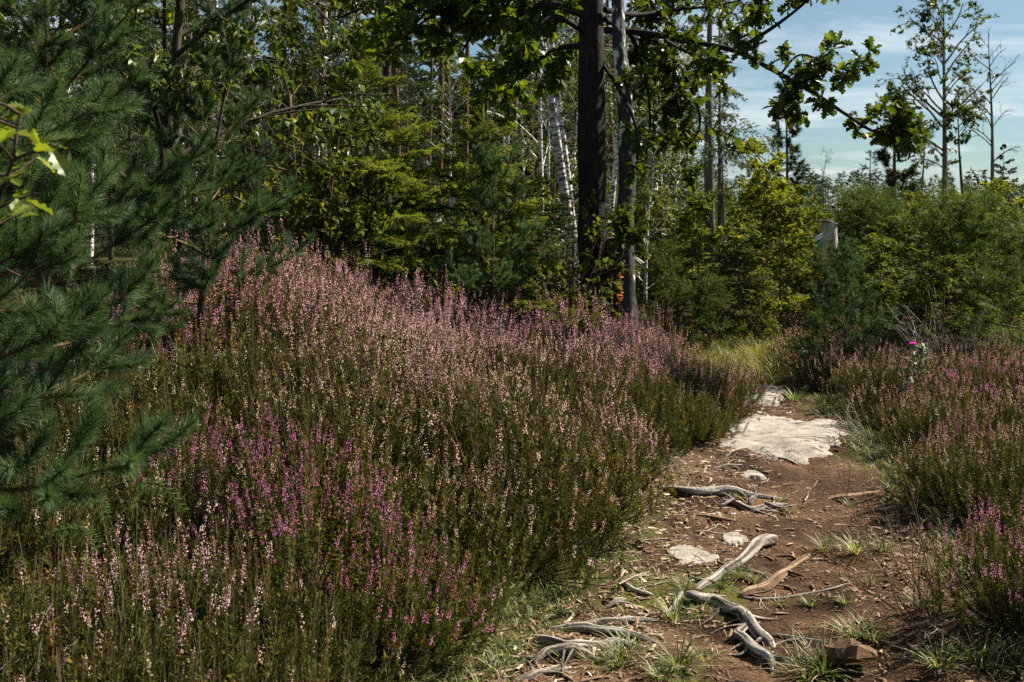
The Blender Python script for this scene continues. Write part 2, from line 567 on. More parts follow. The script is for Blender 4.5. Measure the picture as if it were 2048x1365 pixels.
def soil_mat():
    m, N, L = nodes_of('path_soil')
    out = N.new('ShaderNodeOutputMaterial')
    tc = N.new('ShaderNodeTexCoord')
    n1 = N.new('ShaderNodeTexNoise'); n1.inputs['Scale'].default_value = 2.3; n1.inputs['Detail'].default_value = 6
    n3 = N.new('ShaderNodeTexNoise'); n3.inputs['Scale'].default_value = 75; n3.inputs['Detail'].default_value = 5; n3.inputs['Roughness'].default_value = .7
    for n in (n1, n3):
        L.new(tc.outputs['Object'], n.inputs['Vector'])
    r1 = ramp(N, [(.32, (.022, .013, .008)), (.50, (.072, .040, .022)), (.70, (.17, .100, .055))])
    L.new(n1.outputs['Fac'], r1.inputs[0])
    r2 = ramp(N, [(.30, (.35, .32, .30)), (.55, (1, 1, 1)), (.70, (2.2, 2.0, 1.8))])
    L.new(n3.outputs['Fac'], r2.inputs[0])
    mu = N.new('ShaderNodeMixRGB'); mu.blend_type = 'MULTIPLY'; mu.inputs[0].default_value = 1
    L.new(r1.outputs[0], mu.inputs[1]); L.new(r2.outputs[0], mu.inputs[2])
    # moss patches where the tint attribute says the ground is little trodden
    a = N.new('ShaderNodeAttribute'); a.attribute_name = 'tint'
    rm = ramp(N, [(.45, (0, 0, 0)), (.62, (1, 1, 1))])
    L.new(a.outputs['Fac'], rm.inputs[0])
    rc = ramp(N, [(.35, (.035, .042, .010)), (.6, (.11, .11, .025)), (.8, (.20, .16, .06))])
    L.new(n3.outputs['Fac'], rc.inputs[0])
    mx = N.new('ShaderNodeMixRGB')
    L.new(rm.outputs[0], mx.inputs[0]); L.new(mu.outputs[0], mx.inputs[1]); L.new(rc.outputs[0], mx.inputs[2])
    b = N.new('ShaderNodeBsdfPrincipled'); b.inputs['Roughness'].default_value = .95; b.inputs['Specular IOR Level'].default_value = .1
    L.new(mx.outputs[0], b.inputs['Base Color'])
    bp = N.new('ShaderNodeBump'); bp.inputs['Strength'].default_value = .9; bp.inputs['Distance'].default_value = .012
    L.new(n3.outputs['Fac'], bp.inputs['Height']); L.new(bp.outputs[0], b.inputs['Normal'])
    L.new(b.outputs[0], out.inputs['Surface'])
    return m


M['soil'] = soil_mat()
M['ground'] = rough_mat('ground', [(.3, (.020, .018, .009)), (.5, (.045, .042, .014)), (.7, (.085, .068, .025))], scale=(1, 1, 1), nscale=9, detail=8, bump=.8, bdist=.05, rough=.95, spec=.05)


def granite():
    m, N, L = nodes_of('granite')
    out = N.new('ShaderNodeOutputMaterial')
    tc = N.new('ShaderNodeTexCoord')
    n1 = N.new('ShaderNodeTexNoise'); n1.inputs['Scale'].default_value = 4.5; n1.inputs['Detail'].default_value = 8; n1.inputs['Roughness'].default_value = .6
    n2_ = N.new('ShaderNodeTexNoise'); n2_.inputs['Scale'].default_value = 120; n2_.inputs['Detail'].default_value = 3
    mp = N.new('ShaderNodeMapping'); mp.inputs['Scale'].default_value = (5, 16, 6); mp.inputs['Rotation'].default_value = (0, 0, .25)
    n4 = N.new('ShaderNodeTexNoise'); n4.inputs['Scale'].default_value = 1.6; n4.inputs['Detail'].default_value = 5
    L.new(tc.outputs['Object'], mp.inputs[0]); L.new(mp.outputs[0], n4.inputs['Vector'])
    for n in (n1, n2_):
        L.new(tc.outputs['Object'], n.inputs['Vector'])
    r1 = ramp(N, [(.30, (.18, .155, .125)), (.5, (.31, .28, .24)), (.7, (.42, .39, .35))])
    L.new(n1.outputs['Fac'], r1.inputs[0])
    r2 = ramp(N, [(.33, (.35, .33, .30)), (.45, (.95, .95, .95)), (.7, (1.15, 1.13, 1.1))])
    L.new(n2_.outputs['Fac'], r2.inputs[0])
    r4 = ramp(N, [(.33, (.22, .17, .13)), (.42, (.85, .82, .80)), (.55, (1, 1, 1))])
    L.new(n4.outputs['Fac'], r4.inputs[0])
    mu = N.new('ShaderNodeMixRGB'); mu.blend_type = 'MULTIPLY'; mu.inputs[0].default_value = 1
    L.new(r1.outputs[0], mu.inputs[1]); L.new(r2.outputs[0], mu.inputs[2])
    m2 = N.new('ShaderNodeMixRGB'); m2.blend_type = 'MULTIPLY'; m2.inputs[0].default_value = 1
    L.new(mu.outputs[0], m2.inputs[1]); L.new(r4.outputs[0], m2.inputs[2])
    b = N.new('ShaderNodeBsdfPrincipled'); b.inputs['Roughness'].default_value = .85; b.inputs['Specular IOR Level'].default_value = .25
    L.new(m2.outputs[0], b.inputs['Base Color'])
    ad = N.new('ShaderNodeMath'); ad.operation = 'ADD'
    L.new(n1.outputs['Fac'], ad.inputs[0]); L.new(n4.outputs['Fac'], ad.inputs[1])
    bp = N.new('ShaderNodeBump'); bp.inputs['Strength'].default_value = .7; bp.inputs['Distance'].default_value = .02
    L.new(ad.outputs[0], bp.inputs['Height']); L.new(bp.outputs[0], b.inputs['Normal'])
    L.new(b.outputs[0], out.inputs['Surface'])
    return m


M['granite'] = granite()

# ------------------------------------------------------------------ ground and path
def axis(lo, hi, step, far_lo, far_hi, grow=1.22):
    a = list(np.arange(lo, hi + 1e-6, step))
    s = step
    while a[-1] < far_hi:
        s *= grow
        a.append(a[-1] + s)
    s = step
    while a[0] > far_lo:
        s *= grow
        a.insert(0, a[0] - s)
    return np.array(a)


def grid_mesh(xs, ys, zf):
    X, Y = np.meshgrid(xs, ys)
    Z = zf(X, Y)
    V = np.stack([X, Y, Z], -1).reshape(-1, 3)
    nx = len(xs)
    i, j = np.meshgrid(np.arange(len(ys) - 1), np.arange(nx - 1), indexing='ij')
    a = (i * nx + j).ravel()
    return V, np.stack([a, a + 1, a + nx + 1, a + nx], -1), X, Y


gm = MB()
V, Q, X, Y = grid_mesh(axis(-7, 7, .09, -420, 420), axis(-3, 16, .09, -60, 700),
                       lambda x, y: hgt(x, y) - .06 * sstep(.0, .25, in_path(x, y)))
gm.add(V, Q)
ground = link('ground', gm.mesh('ground', [M['ground']], True))
tag(ground, 'mossy heath soil under the heather and trees', kind='structure')

pm = MB()
xs = np.arange(-1.6, 3.2, .022)
ys = np.arange(.2, 10.8, .022)


def path_z(x, y):
    s = in_path(x, y)
    rut = -.035 * np.exp(-((x - (path_l(y) + path_r(y)) / 2 - .25) / .45) ** 2)
    mic = (n2(x, y, 6, 8) - .5) * .05 + (n2(x, y, 19, 9) - .5) * .022 + (n2(x, y, 43, 10) - .5) * .010
    bed = -.035 * np.exp(-(((x - 2.0) / .50) ** 4 + ((y - 7.2) / .62) ** 4)) - .035 * np.exp(-(((x - 2.14) / .26) ** 4 + ((y - 8.78) / .3) ** 4))
    return hgt(x, y) + .004 + rut + mic + bed - .16 * (1 - sstep(-.12, .10, s))


V, Q, X, Y = grid_mesh(xs, ys, path_z)
s = in_path(X, Y)
keep = (s > -.2).ravel()
Q = Q[keep[Q].all(1)]
edge = 1 - sstep(0, .55, s)
moss = np.clip(edge * .22 + (n2(X, Y, 2.6, 12) - .5) * .8 + .12 + .22 * (Y < 4.6) * (X < 1.0), 0, 1).ravel()
used = np.unique(Q)
remap = np.zeros(len(V), int)
remap[used] = np.arange(len(used))
pm.add(V[used], remap[Q], 0, moss[used])
path = link('path', pm.mesh('path', [M['soil']], True))
tag(path, 'trodden brown earth footpath winding through the heather', kind='structure')


def pz(x, y):
    return float(path_z(np.array([x]), np.array([y]))[0])


# ------------------------------------------------------------------ shared templates
T_NEEDLE = np.array([[0, -.5, 0], [0, .5, 0], [1, 0, 0]]), np.array([[0, 1, 2]])
T_NEEDLE4 = np.array([[0, -.35, 0], [.5, -.5, .04], [1, 0, 0], [.5, .5, .04]]), np.array([[0, 1, 2, 3]])
T_DIAM = np.array([[0, 0, 0], [.42, -.38, .07], [1, 0, -.06], [.42, .38, .07]]), np.array([[0, 1, 2], [0, 2, 3]])
T_BIRCH = (np.array([[0, 0, 0], [.24, -.36, .06], [.62, -.26, .03], [1, 0, -.12], [.62, .26, .03], [.24, .36, .06]]),
           np.array([[0, 1, 2, 3], [0, 3, 4, 5]]))
_ox = np.array([0, .15, .30, .40, .53, .62, .77, .86, 1.0])
_ow = np.array([.02, .07, .21, .10, .28, .14, .31, .20, .07])
_ov = []
for x_, w_ in zip(_ox, _ow):
    z_ = -.18 * x_ * x_
    _ov += [[x_, -w_, z_ + w_ * .30], [x_ - .02, 0, z_], [x_, w_, z_ + w_ * .30]]
_of = []
for k_ in range(8):
    b_ = k_ * 3
    _of += [[b_, b_ + 3, b_ + 4, b_ + 1], [b_ + 1, b_ + 4, b_ + 5, b_ + 2]]
T_OAK = np.array(_ov), np.array(_of)
_fx = np.linspace(0, 1, 19)
_fw = (.30 * np.sin(np.pi * np.clip(_fx, 0, 1) ** 1.35) ** .8 + .015) * (.74 + .26 * np.cos(_fx * TAU * 4.2 + 2.2)) + .01
_fv = []
for x_, w_ in zip(_fx, _fw):
    z_ = -.22 * x_ * x_ + .02 * math.sin(x_ * 9)
    _fv += [[x_ + w_ * .18, -w_, z_ + w_ * .34], [x_, 0, z_], [x_ + w_ * .18, w_, z_ + w_ * .30]]
_ff = []
for k_ in range(18):
    b_ = k_ * 3
    _ff += [[b_, b_ + 3, b_ + 4, b_ + 1], [b_ + 1, b_ + 4, b_ + 5, b_ + 2]]
T_OAK_FINE = np.array(_fv), np.array(_ff)
_sx = [0, 2, 3, 4, 6, 8]
T_OAK_LOW = (np.array([_ov[3 * k + j] for k in _sx for j in range(3)]),
             np.array([q for k in range(5) for q in ([3 * k, 3 * k + 3, 3 * k + 4, 3 * k + 1], [3 * k + 1, 3 * k + 4, 3 * k + 5, 3 * k + 2])]))
_a3 = np.arange(3) / 3 * TAU
T_BELL = (np.vstack([[0, 0, 0], np.stack([np.full(3, .55), .48 * np.cos(_a3), .48 * np.sin(_a3)], -1), [1, 0, 0]]),
          np.array([[0, 1, 2], [0, 2, 3], [0, 3, 1], [4, 2, 1], [4, 3, 2], [4, 1, 3]]))


def needles(mb, pts, n, ln, wd, mat, t0=0.0, t1=1.0, ang=.75, tint=None, tmpl=T_NEEDLE, up=0.0):
    t = t0 + (t1 - t0) * R.random(n)
    P, T = along(pts, t)
    r = R.normal(size=(n, 3)) + np.array([0, 0, up])
    r = unit(r - T * np.sum(r * T, 1, keepdims=True))
    a = ang * (1 - .45 * sstep(.8, 1, t)) * R.uniform(.75, 1.25, n)
    d = T * np.cos(a)[:, None] + r * np.sin(a)[:, None]
    L = ln * R.uniform(.75, 1.15, n)
    sc = np.stack([L, np.full(n, wd), L], -1)
    tn = R.random(n) if tint is None else np.clip(tint + R.normal(size=n) * .15, 0, 1)
    mb.scatter(tmpl[0], tmpl[1], P, frames(d), sc, mat, tn)


# ---- Scots pine: one branch with shoots (grows along +X, tip up a little)
def pine_branch(L=.8, dens=1.0, nl=.055, nw=.0028, seed=0, nodes=3):
    mb = MB()
    main = wander((0, 0, 0), (1, 0, .12 + .15 * R.random()), L, 9, .07, .035)
    mb.tube(main, np.linspace(.010, .003, len(main)) * (L / .8) ** .6, 4, 0)
    tint0 = R.uniform(.35, .65)
    needles(mb, main, int(330 * dens * L / .8), nl, nw, 1, .35, 1, .8, tint0)
    for k in range(nodes):
        tt = .30 + .7 * (k + .6) / nodes if k < nodes - 1 else .97
        P, T = along(main, [tt])
        m = R.integers(3, 5)
        for j in range(m):
            a = TAU * (j + R.random() * .6) / m
            r = np.array([0, math.cos(a), math.sin(a) * .55 + .12])
            d = unit(T[0] * R.uniform(.7, 1.2) + r)
            sl = L * R.uniform(.20, .38) * (1 - .35 * tt)
            sh = wander(P[0], d, sl, 5, .08, .06)
            mb.tube(sh, np.linspace(.0045, .002, len(sh)), 3, 0, cap=False)
            needles(mb, sh, int(240 * dens * sl / .2), nl, nw, 1, .12, 1, .8, np.clip(tint0 + R.normal() * .15, 0, 1))
            if sl > .2:
                for q in range(2):
                    P2, T2 = along(sh, [R.uniform(.45, .8)])
                    s2 = wander(P2[0], T2[0] + R.normal(size=3) * .6, sl * .5, 4, .08, .06)
                    needles(mb, s2, int(200 * dens * sl * .5 / .2), nl, nw, 1, .05, 1, .8, tint0)
    return mb.mesh('pine_branch', [M['shoot'], M['pine_needle']])


PINE_NEAR = [pine_branch(.8, 1.5, .060, .0028) for k in range(6)]
PINE_MID = [pine_branch(.8, .42, .062, .0055) for k in range(4)]


def leader_mesh(L, dens, nl, nw):
    mb = MB()
    p = wander((0, 0, 0), (0, 0, 1), L, 5, .02, .05)
    mb.tube(p, np.linspace(.008, .004, len(p)), 5, 0)
    needles(mb, p, int(500 * dens * L / .4), nl, nw, 1, .1, 1, .7)
    for j in range(4):
        a = TAU * j / 4 + .3
        s_ = wander(p[-1], (math.cos(a) * .5, math.sin(a) * .5, 1), L * .3, 3, .05, .05)
        needles(mb, s_, int(120 * dens), nl, nw, 1, .0, 1, .7)
    return mb.mesh('leader_shoot', [M['shoot'], M['pine_needle']])


def rot_to(az, el, roll=0.0):
    """matrix turning +X to azimuth az and elevation el"""
    return Matrix.Rotation(az, 4, 'Z') @ Matrix.Rotation(-el, 4, 'Y') @ Matrix.Rotation(roll, 4, 'X')


def young_pine(name, label, x, y, H, whorls, variants, blen=(1.0, .45), dens=1.0, nl=.058, nw=.0026, z0=.25, per=5, rad=.028, lean=(0, 0), group=None, elev=(.05, .85), skip=None):
    root = link(name, None, loc=(x, y, gz(x, y)))
    tag(root, label, 'pine tree', group)
    tb = MB()
    tp = np.array([[lean[0] * t * t, lean[1] * t * t, H * t] for t in np.linspace(0, 1, 12)])
    tp[:, :2] += R.normal(size=(12, 2)) * .006
    tp[0, 2] = -.06
    tb.tube(tp, np.linspace(rad, rad * .22, 12), 8, 0, rough=.1)
    link('trunk', tb.mesh('trunk', [M['dark_bark']], True), root)
    link('leader_shoot', leader_mesh(min(.4, H * .16), dens, nl, nw), root, loc=tp[-1] - [0, 0, .05])
    for w in range(whorls):
        f = w / max(whorls - 1, 1)
        z = z0 + (H * .95 - z0) * f
        P, T = along(tp, [z / H])
        off = R.random() * TAU
        n = per + int(R.integers(-1, 2))
        for j in range(n):
            az = off + TAU * (j + R.uniform(-.25, .25)) / n
            if skip and skip(az, z):
                continue
            s_ = (blen[0] * (1 - f) + blen[1] * f) * R.uniform(.8, 1.15) / .8
            el = elev[0] * (1 - f) + elev[1] * f + R.normal() * .1
            mw = Matrix.Translation(P[0]) @ rot_to(az, el, R.uniform(-.5, .5)) @ Matrix.Scale(s_, 4)
            link('branch', variants[int(R.integers(len(variants)))], root, mw=mw)
    return root


# ---- spruce: flat branch with side shoots
def spruce_branch(L=.8, dens=1.0, nl=.016, nw=.0036, mat='spruce_needle', sag=-.04):
    mb = MB()
    main = wander((0, 0, 0), (1, 0, .1), L, 9, .05, sag + .05 * 0)
    main[:, 2] += .10 * L * (np.linspace(0, 1, 10)) ** 3
    mb.tube(main, np.linspace(.008, .0025, len(main)), 4, 0)
    needles(mb, main, int(560 * dens * L), nl, nw, 1, .1, 1, .95, None, T_NEEDLE4, .3)
    k = int(11 * L / .8)
    for i in range(k):
        t = .16 + .80 * i / k
        for sgn in (-1, 1):
            P, T = along(main, [min(.98, t + R.uniform(-.02, .02))])
            d = T[0] * R.uniform(.7, 1.0) + np.array([0, sgn, R.uniform(-.25, .12)])
            sl = L * (.46 * (1 - t) + .10) * R.uniform(.7, 1.15)
            sh = wander(P[0], d, sl, 4, .07, -.02)
            mb.tube(sh, np.linspace(.0032, .0016, len(sh)), 3, 0, cap=False)
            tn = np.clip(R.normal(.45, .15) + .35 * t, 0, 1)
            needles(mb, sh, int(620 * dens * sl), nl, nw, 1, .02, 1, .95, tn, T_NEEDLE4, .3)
            if sl > .16:
                for q in range(3):
                    P2, T2 = along(sh, [.3 + .22 * q])
                    s2 = wander(P2[0], T2[0] + np.array([.3, sgn * .2 * (-1) ** q, 0]) + R.normal(size=3) * .35, sl * .42, 3, .05, -.02)
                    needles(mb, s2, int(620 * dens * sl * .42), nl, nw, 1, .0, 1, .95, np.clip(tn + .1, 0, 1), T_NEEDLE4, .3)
    return mb.mesh('spruce_branch', [M['twig'], M[mat]])


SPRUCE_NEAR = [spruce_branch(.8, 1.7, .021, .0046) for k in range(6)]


def young_spruce(name, label, x, y, H, whorls, rmax, variants=None, per=6, rad=.032, group=None, lean=(0, 0), top_gap=.45):
    variants = variants or SPRUCE_NEAR
    root = link(name, None, loc=(x, y, gz(x, y)))
    tag(root, label, 'spruce tree', group)
    tb = MB()
    ts = np.linspace(0, 1, 14)
    tp = np.stack([lean[0] * ts ** 2, lean[1] * ts ** 2, H * ts], -1)
    tp[1:-1, :2] += R.normal(size=(12, 2)) * .007
    tp[0, 2] = -.06
    tb.tube(tp, np.linspace(rad, .004, 14), 8, 0, rough=.08)
    link('trunk', tb.mesh('trunk', [M['shoot'] if rad < .03 else M['pine_bark']], True), root)
    lm = MB()
    lp = tp[-3:]
    needles(lm, lp, 900, .026, .005, 0, 0, 1, .8, .7, T_NEEDLE4)
    link('leader_shoot', lm.mesh('leader_shoot', [M['spruce_needle']]), root)
    for w in range(whorls):
        f = (w / max(whorls - 1, 1))
        z = H * (.06 + (.94 - top_gap / H) * f)
        P, T = along(tp, [z / H])
        off = R.random() * TAU
        n = per + int(R.integers(-1, 2)) if f < .85 else 4
        for j in range(n):
            az = off + TAU * (j + R.uniform(-.3, .3)) / n
            L = rmax * (1 - f) ** .62 * R.uniform(.75, 1.15) + .19
            el = -.12 + .75 * f ** 1.6 + R.normal() * .08
            dz = R.uniform(-.5, .5) * H / whorls * .7
            mw = Matrix.Translation((P[0][0], P[0][1], P[0][2] + dz)) @ rot_to(az, el, R.uniform(-.2, .2)) @ Matrix.Scale(L / .8, 4)
            link('branch', variants[int(R.integers(len(variants)))], root, mw=mw)
    return root


# ---- broadleaf growth
def grow(wood, tips, p, d, L, r, lev, spec, mat=0):
    """spec: list per level of (children, length ratio, angle, pull, wobble, sides)"""
    nch, lr, ang, pull, wob, sides = spec[lev]
    pts = wander(p, d, L, 5 if lev else 8, wob, pull)
    wood.tube(pts, np.linspace(r, r * (.45 if lev else .5), len(pts)), sides, mat, cap=False)
    if lev == len(spec) - 1:
        tips.append(pts)
        return
    for i in range(nch):
        t = .28 + .72 * (i + R.random() * .8) / nch
        P, T = along(pts, [min(t, .99)])
        q = R.normal(size=3)
        q = unit(q - T[0] * np.dot(q, T[0]))
        a = ang * R.uniform(.7, 1.25)
        grow(wood, tips, P[0], T[0] * math.cos(a) + q * math.sin(a), L * lr * R.uniform(.75, 1.2) * (1.15 - .45 * t), r * .5 * (1.1 - .4 * t), lev + 1, spec, mat)


def leaves_on(mb, tips, per, size, tmpl, mat=0, droop=.5, spread=.9, t0=.15, off=.02, nrm=(0, 0, 1), njit=.6, tint=None):
    O, D_, S_ = [], [], []
    for pts in tips:
        n = max(1, int(per * R.uniform(.7, 1.3)))
        t = t0 + (1 - t0) * R.random(n)
        P, T = along(pts, t)
        q = R.normal(size=(n, 3))
        d = unit(T * .5 + q * spread + np.array([0, 0, -droop]))
        O.append(P + d * off)
        D_.append(d)
        S_.append(size * R.uniform(.65, 1.2, n))
    O, D_, S_ = np.concatenate(O), np.concatenate(D_), np.concatenate(S_)
    mb.scatter(tmpl[0], tmpl[1], O, frames(D_, nrm, njit), S_, mat, tint)


def leaf_parts(root, tips, per, size, tmpl, mat, n_obj=300, droop=.5, spread=.9, t0=.15, off=.02, nrm=(0, 0, 1), njit=.6, rest='leaves', org=(0, 0, 0), tints=(.1, .3, .5, .7, .9), fine=None):
    """the leaves that show largest are parts of their own, the rest one part"""
    O, D_, S_ = [], [], []
    for pts in tips:
        n = max(1, int(per * R.uniform(.7, 1.3)))
        P, T = along(pts, t0 + (1 - t0) * R.random(n))
        d = unit(T * .5 + R.normal(size=(n, 3)) * spread + np.array([0, 0, -droop]))
        O.append(P + d * off); D_.append(d); S_.append(size * R.uniform(.65, 1.2, n))
    O, D_, S_ = np.concatenate(O), np.concatenate(D_), np.concatenate(S_)
    fr = frames(D_, nrm, njit)
    W = O + np.asarray(org)
    u = 1024 + F * W[:, 0] / W[:, 1]
    v = 430 - F * (W[:, 2] - EYE) / W[:, 1]
    show = np.where((u > 0) & (u < 2048) & (v > 0) & (v < 1365), S_ / W[:, 1] * np.abs(fr[:, 2, 1]), 0)
    order = np.argsort(-show)
    big, small = order[:n_obj], order[n_obj:]
    ms = []
    for t in tints:
        mb = MB()
        mb.add((fine or tmpl)[0], (fine or tmpl)[1], 0, t)
        ms.append(mb.mesh('leaf', [M[mat]]))
    for i in big:
        m = np.eye(4)
        m[:3, :3] = (fr[i] * S_[i]).T
        m[:3, 3] = O[i]
        link('leaf', ms[int(R.integers(len(ms)))], root, mw=Matrix(m.tolist()))
    if len(small):
        mb = MB()
        mb.scatter(tmpl[0], tmpl[1], O[small], fr[small], S_[small], 0)
        link(rest, mb.mesh(rest, [M[mat]]), root)['kind'] = 'stuff'


print('base ready', len(bpy.data.meshes))

# ------------------------------------------------------------------ stones, roots and wood on the path
def gp(px, py, dz=0.0):
    """the point of the path surface seen at this place of the photograph"""
    D = 1.55 * F / (py - 430.0)
    for k in range(6):
        z = pz(gx(px, D), D)
        D = .5 * D + .5 * (EYE - z) * F / (py - 430.0)
    x = gx(px, D)
    return np.array([x, D, pz(x, D) + dz])


def slab(label, outline, rise, seed):
    """a flat outcrop of granite, its rim sinking into the soil"""
    pts = np.array([gp(*p)[:2] for p in outline])
    c = pts.mean(0)
    rel = pts - c
    an = np.arctan2(rel[:, 1], rel[:, 0])
    o = np.argsort(an)
    an, rd = an[o], np.linalg.norm(rel, axis=1)[o]
    an = np.concatenate([an - TAU, an, an + TAU])
    rd = np.concatenate([rd, rd, rd])
    na, nr = 96, 26
    th = np.arange(na) / na * TAU - math.pi
    rr = np.interp(th, an, rd)
    rr = 1.1 * rr * (1 + .16 * (vnoise(np.stack([np.cos(th) * 3 + seed, np.sin(th) * 3, th * 0], -1)) - .5) + .10 * (vnoise(np.stack([np.cos(th) * 11 + seed, np.sin(th) * 11, th * 0], -1)) - .5))
    mb = MB()
    f = np.linspace(0, 1.12, nr)
    Xg = c[0] + f[:, None] * rr[None, :] * np.cos(th)[None, :]
    Yg = c[1] + f[:, None] * rr[None, :] * np.sin(th)[None, :]
    base = hgt(Xg, Yg)
    z = base + rise * .22 - (.03 + rise * 1.1) * sstep(.70, 1.12, f[:, None] + .34 * (n2(Xg, Yg, 7, seed + 5) - .5) + .34 * (n2(Xg, Yg, 28, seed + 6) - .5)) + (n2(Xg, Yg, 3.5, seed) - .5) * rise * .6 + (n2(Xg, Yg, 14, seed + 1) - .5) * .016 + (n2(Xg, Yg, 40, seed + 2) - .5) * .005
    z = z - .03 * sstep(.95, 1.12, f)[:, None]
    V = np.stack([Xg - c[0], Yg - c[1], z], -1).reshape(-1, 3)
    i, j = np.meshgrid(np.arange(nr - 1), np.arange(na), indexing='ij')
    j2 = (j + 1) % na
    Q = np.stack([i * na + j, i * na + j2, (i + 1) * na + j2, (i + 1) * na + j], -1).reshape(-1, 4)
    z0 = gz(c[0], c[1])
    V[:, 2] -= z0
    mb.add(V, Q[:, ::-1] if False else Q)
    ob = link('rock_slab', mb.mesh('rock_slab', [M['granite']], True), loc=(c[0], c[1], z0))
    tag(ob, label, 'rock', 'granite slabs in the path')
    return ob


slab('largest pale granite slab across the path beside the right-hand heather', [(1472, 826), (1530, 833), (1600, 842), (1692, 850), (1684, 872), (1650, 893), (1625, 917), (1560, 920), (1500, 908), (1442, 898), (1478, 874), (1466, 850)], .04, 3)
slab('smaller pale granite slab at the bend just behind the largest slab', [(1455, 782), (1500, 778), (1560, 790), (1566, 800), (1540, 809), (1500, 806), (1458, 796)], .026, 7)
slab('small bleached granite patch in mid path near the diagonal root', [(1336, 1092), (1385, 1095), (1420, 1108), (1432, 1128), (1400, 1132), (1345, 1120)], .016, 11)
slab('little flat granite stone lying between the arched root and large slab', [(1482, 946), (1508, 944), (1522, 950), (1500, 957), (1484, 955)], .014, 15)
slab('sliver of granite showing through soil below the arched root', [(1440, 1076), (1475, 1074), (1490, 1084), (1455, 1090)], .012, 19)


def root_piece(name, label, pix, lift, rad, mat='driftwood', cat='root', sides=20, m=12, rough=.55, flat=1.0, group='bare roots across the path', extra=None):
    P = np.array([gp(*p) + [0, 0, l * .7 - .004] for p, l in zip(pix, lift)])
    P = spline(P, m)
    r = .74 * np.interp(np.linspace(0, 1, len(P)), np.linspace(0, 1, len(rad)), rad)
    r = r * (.25 + .75 * sstep(0, .12, np.linspace(0, 1, len(P))) * sstep(0, .12, np.linspace(1, 0, len(P))))
    o = P[len(P) // 2].copy()
    k = np.arange(len(P))
    P = P + np.stack([vnoise(np.stack([k * .11, k * 0 + 3, k * 0 + o[0]], -1)) - .5, vnoise(np.stack([k * .11, k * 0 + 9, k * 0 + o[1]], -1)) - .5, vnoise(np.stack([k * .10, k * 0 + 17, k * 0 + o[1]], -1)) - .5], -1) * np.minimum(r.mean() * 2.2, .035)
    r = r * (1 + .35 * (vnoise(np.stack([k * .12, k * 0 + 5.5, k * 0 + o[0] * 3], -1)) - .5))
    mb = MB()
    # furrowed cross-section
    mb.tube(P - o, r, sides, 0, .5, rough, True, flat, .07)
    for q in range(4):
        p0, T0 = along(P, [R.uniform(.15, .85)])
        rr_ = float(np.interp(.5, np.linspace(0, 1, len(r)), r)) * R.uniform(.28, .5)
        sd = unit(np.cross(T0[0], [0, 0, 1])) * R.choice([-1, 1])
        ln_ = R.uniform(.10, .26)
        e1 = p0[0] + sd * ln_ * .5 + T0[0] * R.uniform(-.3, .5) * ln_
        e2 = p0[0] + sd * ln_ + T0[0] * R.uniform(-.4, .9) * ln_
        e1[2] = pz(e1[0], e1[1]) + rr_ * .8
        e2[2] = pz(e2[0], e2[1]) - .012
        E = spline(np.array([p0[0], e1, e2]), 6)
        mb.tube(E - o, np.linspace(rr_, .002, len(E)), 7, 0, .4, .35, True, 1.0, .15)
    for (ep, el, er) in (extra or []):
        E = spline(np.array([gp(*p) + [0, 0, l] for p, l in zip(ep, el)]), 6)
        mb.tube(E - o, np.linspace(er[0], er[1], len(E)) * .75, 10, 0, .4, rough, True, 1.0, .12)
    ob = link(name, mb.mesh(name, [M[mat]], True), loc=o)
    tag(ob, label, cat, group)
    return ob


root_piece('tree_root', 'grey arched root lying straight across the path', [(1262, 993), (1330, 992), (1400, 990), (1450, 990), (1500, 995), (1560, 998), (1592, 998)], [.01, .015, .04, .055, .035, .01, -.01], [.012, .020, .024, .024, .021, .016, .008])
root_piece('tree_root', 'gnarled forked root tangle under the arched root', [(1440, 1004), (1470, 1012), (1505, 1022), (1540, 1014), (1585, 1004)], [.02, .035, .02, .02, -.01], [.010, .018, .022, .016, .008],
           extra=[([(1500, 1018), (1512, 1008), (1508, 1000)], [.03, .05, .07], (.014, .006)), ([(1465, 1010), (1440, 1016), (1425, 1006)], [.03, .015, .02], (.012, .005)), ([(1530, 1016), (1560, 1022), (1592, 1010)], [.03, .02, 0], (.010, .005)), ([(1470, 1012), (1452, 1000), (1438, 996)], [.03, .03, .03], (.010, .005))])
root_piece('tree_root', 'thick bleached white root slanting up to the right in mid path', [(1372, 1196), (1395, 1176), (1440, 1152), (1480, 1130), (1510, 1110), (1540, 1092), (1562, 1084)], [0, .02, .025, .035, .045, .04, .0], [.014, .020, .020, .026, .034, .034, .014])
root_piece('tree_root', 'twisted grey root winding down from the bleached root', [(1362, 1196), (1380, 1204), (1425, 1208), (1460, 1222), (1500, 1252), (1530, 1282), (1560, 1308)], [.03, .035, .035, .04, .035, .02, -.01], [.018, .026, .028, .030, .030, .026, .012],
           extra=[([(1362, 1198), (1340, 1225), (1310, 1240)], [.03, .01, -.01], (.014, .008))])
root_piece('tree_root', 'knotted grey root at the bottom beneath the twisted root', [(1440, 1228), (1475, 1238), (1492, 1262), (1480, 1276), (1500, 1300), (1535, 1325), (1552, 1360)], [.02, .035, .03, .03, .035, .03, 0], [.014, .024, .022, .024, .030, .026, .012])
root_piece('tree_root', 'brown flat root worn by feet beside the bleached root', [(1620, 1106), (1595, 1125), (1570, 1145), (1540, 1172), (1500, 1190), (1478, 1198)], [0, .012, .015, .018, .015, -.005], [.016, .026, .026, .032, .026, .012], 'brown_root', flat=.7)
root_piece('tree_root', 'flat worn brown root level with the arched root at right', [(1600, 1000), (1660, 996), (1720, 992), (1780, 986), (1830, 984)], [-.005, .012, .015, .012, -.01], [.016, .028, .03, .026, .014], 'brown_root', flat=.6)
